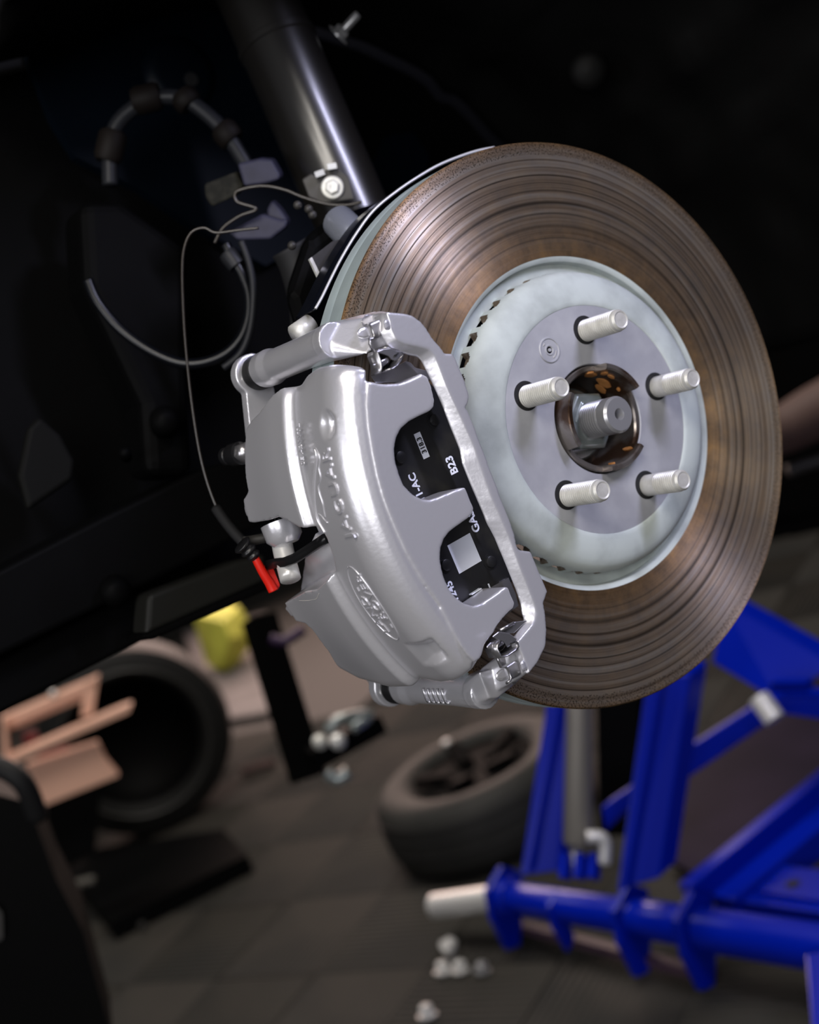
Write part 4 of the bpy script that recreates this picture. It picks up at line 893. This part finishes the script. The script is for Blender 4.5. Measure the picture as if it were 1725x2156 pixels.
# black lift column at the lower left corner and its foot
colm = thing('lift_column', PF(60, 2000, 0), 'black steel column filling the lower left corner', 'column')
bm = BM(); ext(bm, pd([(-120, 1640), (60, 1690), (118, 1850), (175, 1960), (240, 2200), (-120, 2200)], 1.7), Vector((-.15, .05, 0))); obj('column_body', bm, carblack, colm, smooth=False)
bm = BM(); tube(bm, [PD(-60, 1600, 1.65), PD(0, 1615, 1.65), PD(50, 1650, 1.65), PD(80, 1720, 1.68)], .014, 12, 4); obj('column_hose', bm, rubber_dull, colm)
bm = BM(); ext(bm, pd([(-10, 1905), (4, 1925), (5, 1975), (-10, 1985)], 1.69), Vector((-.01, 0, 0))); obj('sticker', bm, bracketgrey, colm, smooth=False)
tr = thing('tool_tray', PF(300, 1830, 0), 'low black tray with small grey tools on the dim floor at left', 'tray')
bm = BM(); ext(bm, [PF(a, b, .05) for a, b in ((110, 1800), (470, 1745), (520, 1800), (230, 1945))], (0, 0, -.05)); obj('tray_body', bm, carblack, tr, smooth=False)
tl1 = thing('pry_bar', PF(160, 1790, .07), 'dull grey tool head on the black tray at left', 'tool')
bm = BM(); tube(bm, [PF(118, 1835, .07), PF(140, 1810, .07), PF(158, 1775, .07)], .013, 10, 4); obj('tool_head', bm, zinc, tl1)
tl2 = thing('wrench', PF(165, 1865, .07), 'grey wrench shaft lying level beside the black column', 'tool')
bm = BM(); tube(bm, [PF(128, 1868, .06), PF(160, 1862, .06), (PF(198, 1852, .06))], .012, 10, 4); obj('tool_shaft', bm, ramgrey, tl2)
YD = FDp(480, 1413, .02)
yb = thing('yellow_bag', PF(485, 1413, .0), 'crumpled yellow green cloth bag standing on the far floor', 'bag')
bm = BM(); yl = [(432, 1300), (470, 1282), (505, 1278), (530, 1320), (534, 1348), (505, 1392), (480, 1412), (460, 1410), (446, 1360)]
ya = [PD(a, b, YD) for a, b in yl]; hull(bm, ya + [p + Vector((-.25, .05, 0)) for p in ya] + [PD(485, 1345, YD-.15), PD(470, 1310, YD-.12), PD(505, 1340, YD-.1)]); obj('bag_body', bm, yellow, yb, smooth=False, mods=[('BEVEL', dict(width=.01, segments=3))])
gp = thing('grey_mat', PF(480, 1430, .01), 'pale grey mat on the far floor beneath the yellow bag', 'mat')
bm = BM(); ext(bm, [PF(a, b, .012) for a, b in ((385, 1330), (560, 1290), (590, 1450), (560, 1500), (440, 1520), (420, 1420))], (0, 0, -.010)); obj('mat_sheet', bm, mat('pale_mat', (.22, .20, .20), .7, vary=(6, (.12, .11, .11), .4, .7)), gp, smooth=False)
# dark axle stand between caliper and tyre with bright fittings
st = thing('axle_stand', PD(640, 1600, 2.3), 'dark leaning stand with two bright pin heads left of the tyre', 'stand')
bm = BM(); box2(bm, PD(545, 1300, 2.3), PD(650, 1640, 2.25), .05, .05); obj('stand_leg', bm, carblack, st, smooth=False)
bm = BM(); box2(bm, PD(655, 1600, 2.2), PD(800, 1520, 2.25), .04, .035); obj('stand_arm', bm, carblack, st, smooth=False)
for a, b, s, m in ((674, 1562, .013, zinc), (712, 1561, .014, whitesteel)):
    bm = BM(); lathe(bm, PD(a, b, 2.15), (CAM-PD(a, b, 2.15)), [(-.02, s), (0, s), (.006, s*.5), (.007, .0001)], 20); obj('pin_head', bm, m, st)
bm = BM(); tube(bm, [PD(690, 1540, 2.2), PD(715, 1515, 2.2), (PD(780, 1505, 2.22)), PD(740, 1535, 2.2)], .010, 10, 4); obj('chain_loop', bm, nutsteel, st)
bm = BM(); tube(bm, [PD(688, 1625, 2.2), PD(710, 1640, 2.2), PD(735, 1625, 2.2)], .012, 10, 4); obj('hook', bm, nutsteel, st)
bm = BM(); tube(bm, [PD(570, 1345, 2.2), PD(600, 1350, 2.2), PD(640, 1325, 2.2)], .009, 10, 4); pp = thing('purple_strap', PD(600, 1345, 2.2), 'small dark purple strap behind the lower lobe of the caliper', 'strap'); obj('strap_band', bm, purple, pp)
bm = BM(); tube(bm, [PF(510, 1625, .02), PF(545, 1612, .02), PF(575, 1605, .02)], .015, 10, 3); rg = thing('floor_rag', PF(545, 1612, .0), 'small dull reddish rag on the floor left of the axle stand', 'rag'); obj('rag_body', bm, mat('rag', (.10, .06, .055), .8), rg)
# black box added to darken the far right, a forearm reaching in past the rotor
cb = thing('dark_box', PF(1850, 1120, 0), 'added black box filling the dark at far right behind the rotor', 'dark filler')
p = PF(1560, 1150, 0); q = PF(1900, 1085, 0)
bm = BM(); hh = Vector((0, 0, 1.6)); prism(bm, [p, q, q+hh, p+hh], [x + Vector((-.5, -.1, 0)) for x in (p, q, q+hh, p+hh)]); obj('box_body', bm, carblack, cb, smooth=False)
for k in range(5):
    z = .2 + .28*k; bm = BM(); box2(bm, p.lerp(q, .08) + Vector((.02, 0, z)), p.lerp(q, .92) + Vector((.02, 0, z)), .02, .25, ZA); o = obj('box_front', bm, carblack, cb, smooth=False)

arm_ = thing('reaching_forearm', PD(1690, 880, 2.4), 'dull reddish brown forearm emerging behind the right edge of the rotor', 'bar')
bm = BM(); tube(bm, [PD(1600, 925, 2.4), PD(1660, 900, 2.4), PD(1720, 868, 2.38), PD(1800, 830, 2.35)], lambda t: .042 + .014*t, 20, 4); obj('forearm_tube', bm, skin, arm_)
rd = thing('steel_rod', PD(1690, 980, 2.4), 'pale blurred steel rod below the reddish brown forearm', 'rod')
bm = BM(); tube(bm, [PD(1660, 992, 2.4), PD(1700, 978, 2.4), PD(1800, 950, 2.4)], .012, 12, 3); obj('rod_body', bm, bracketgrey, rd)
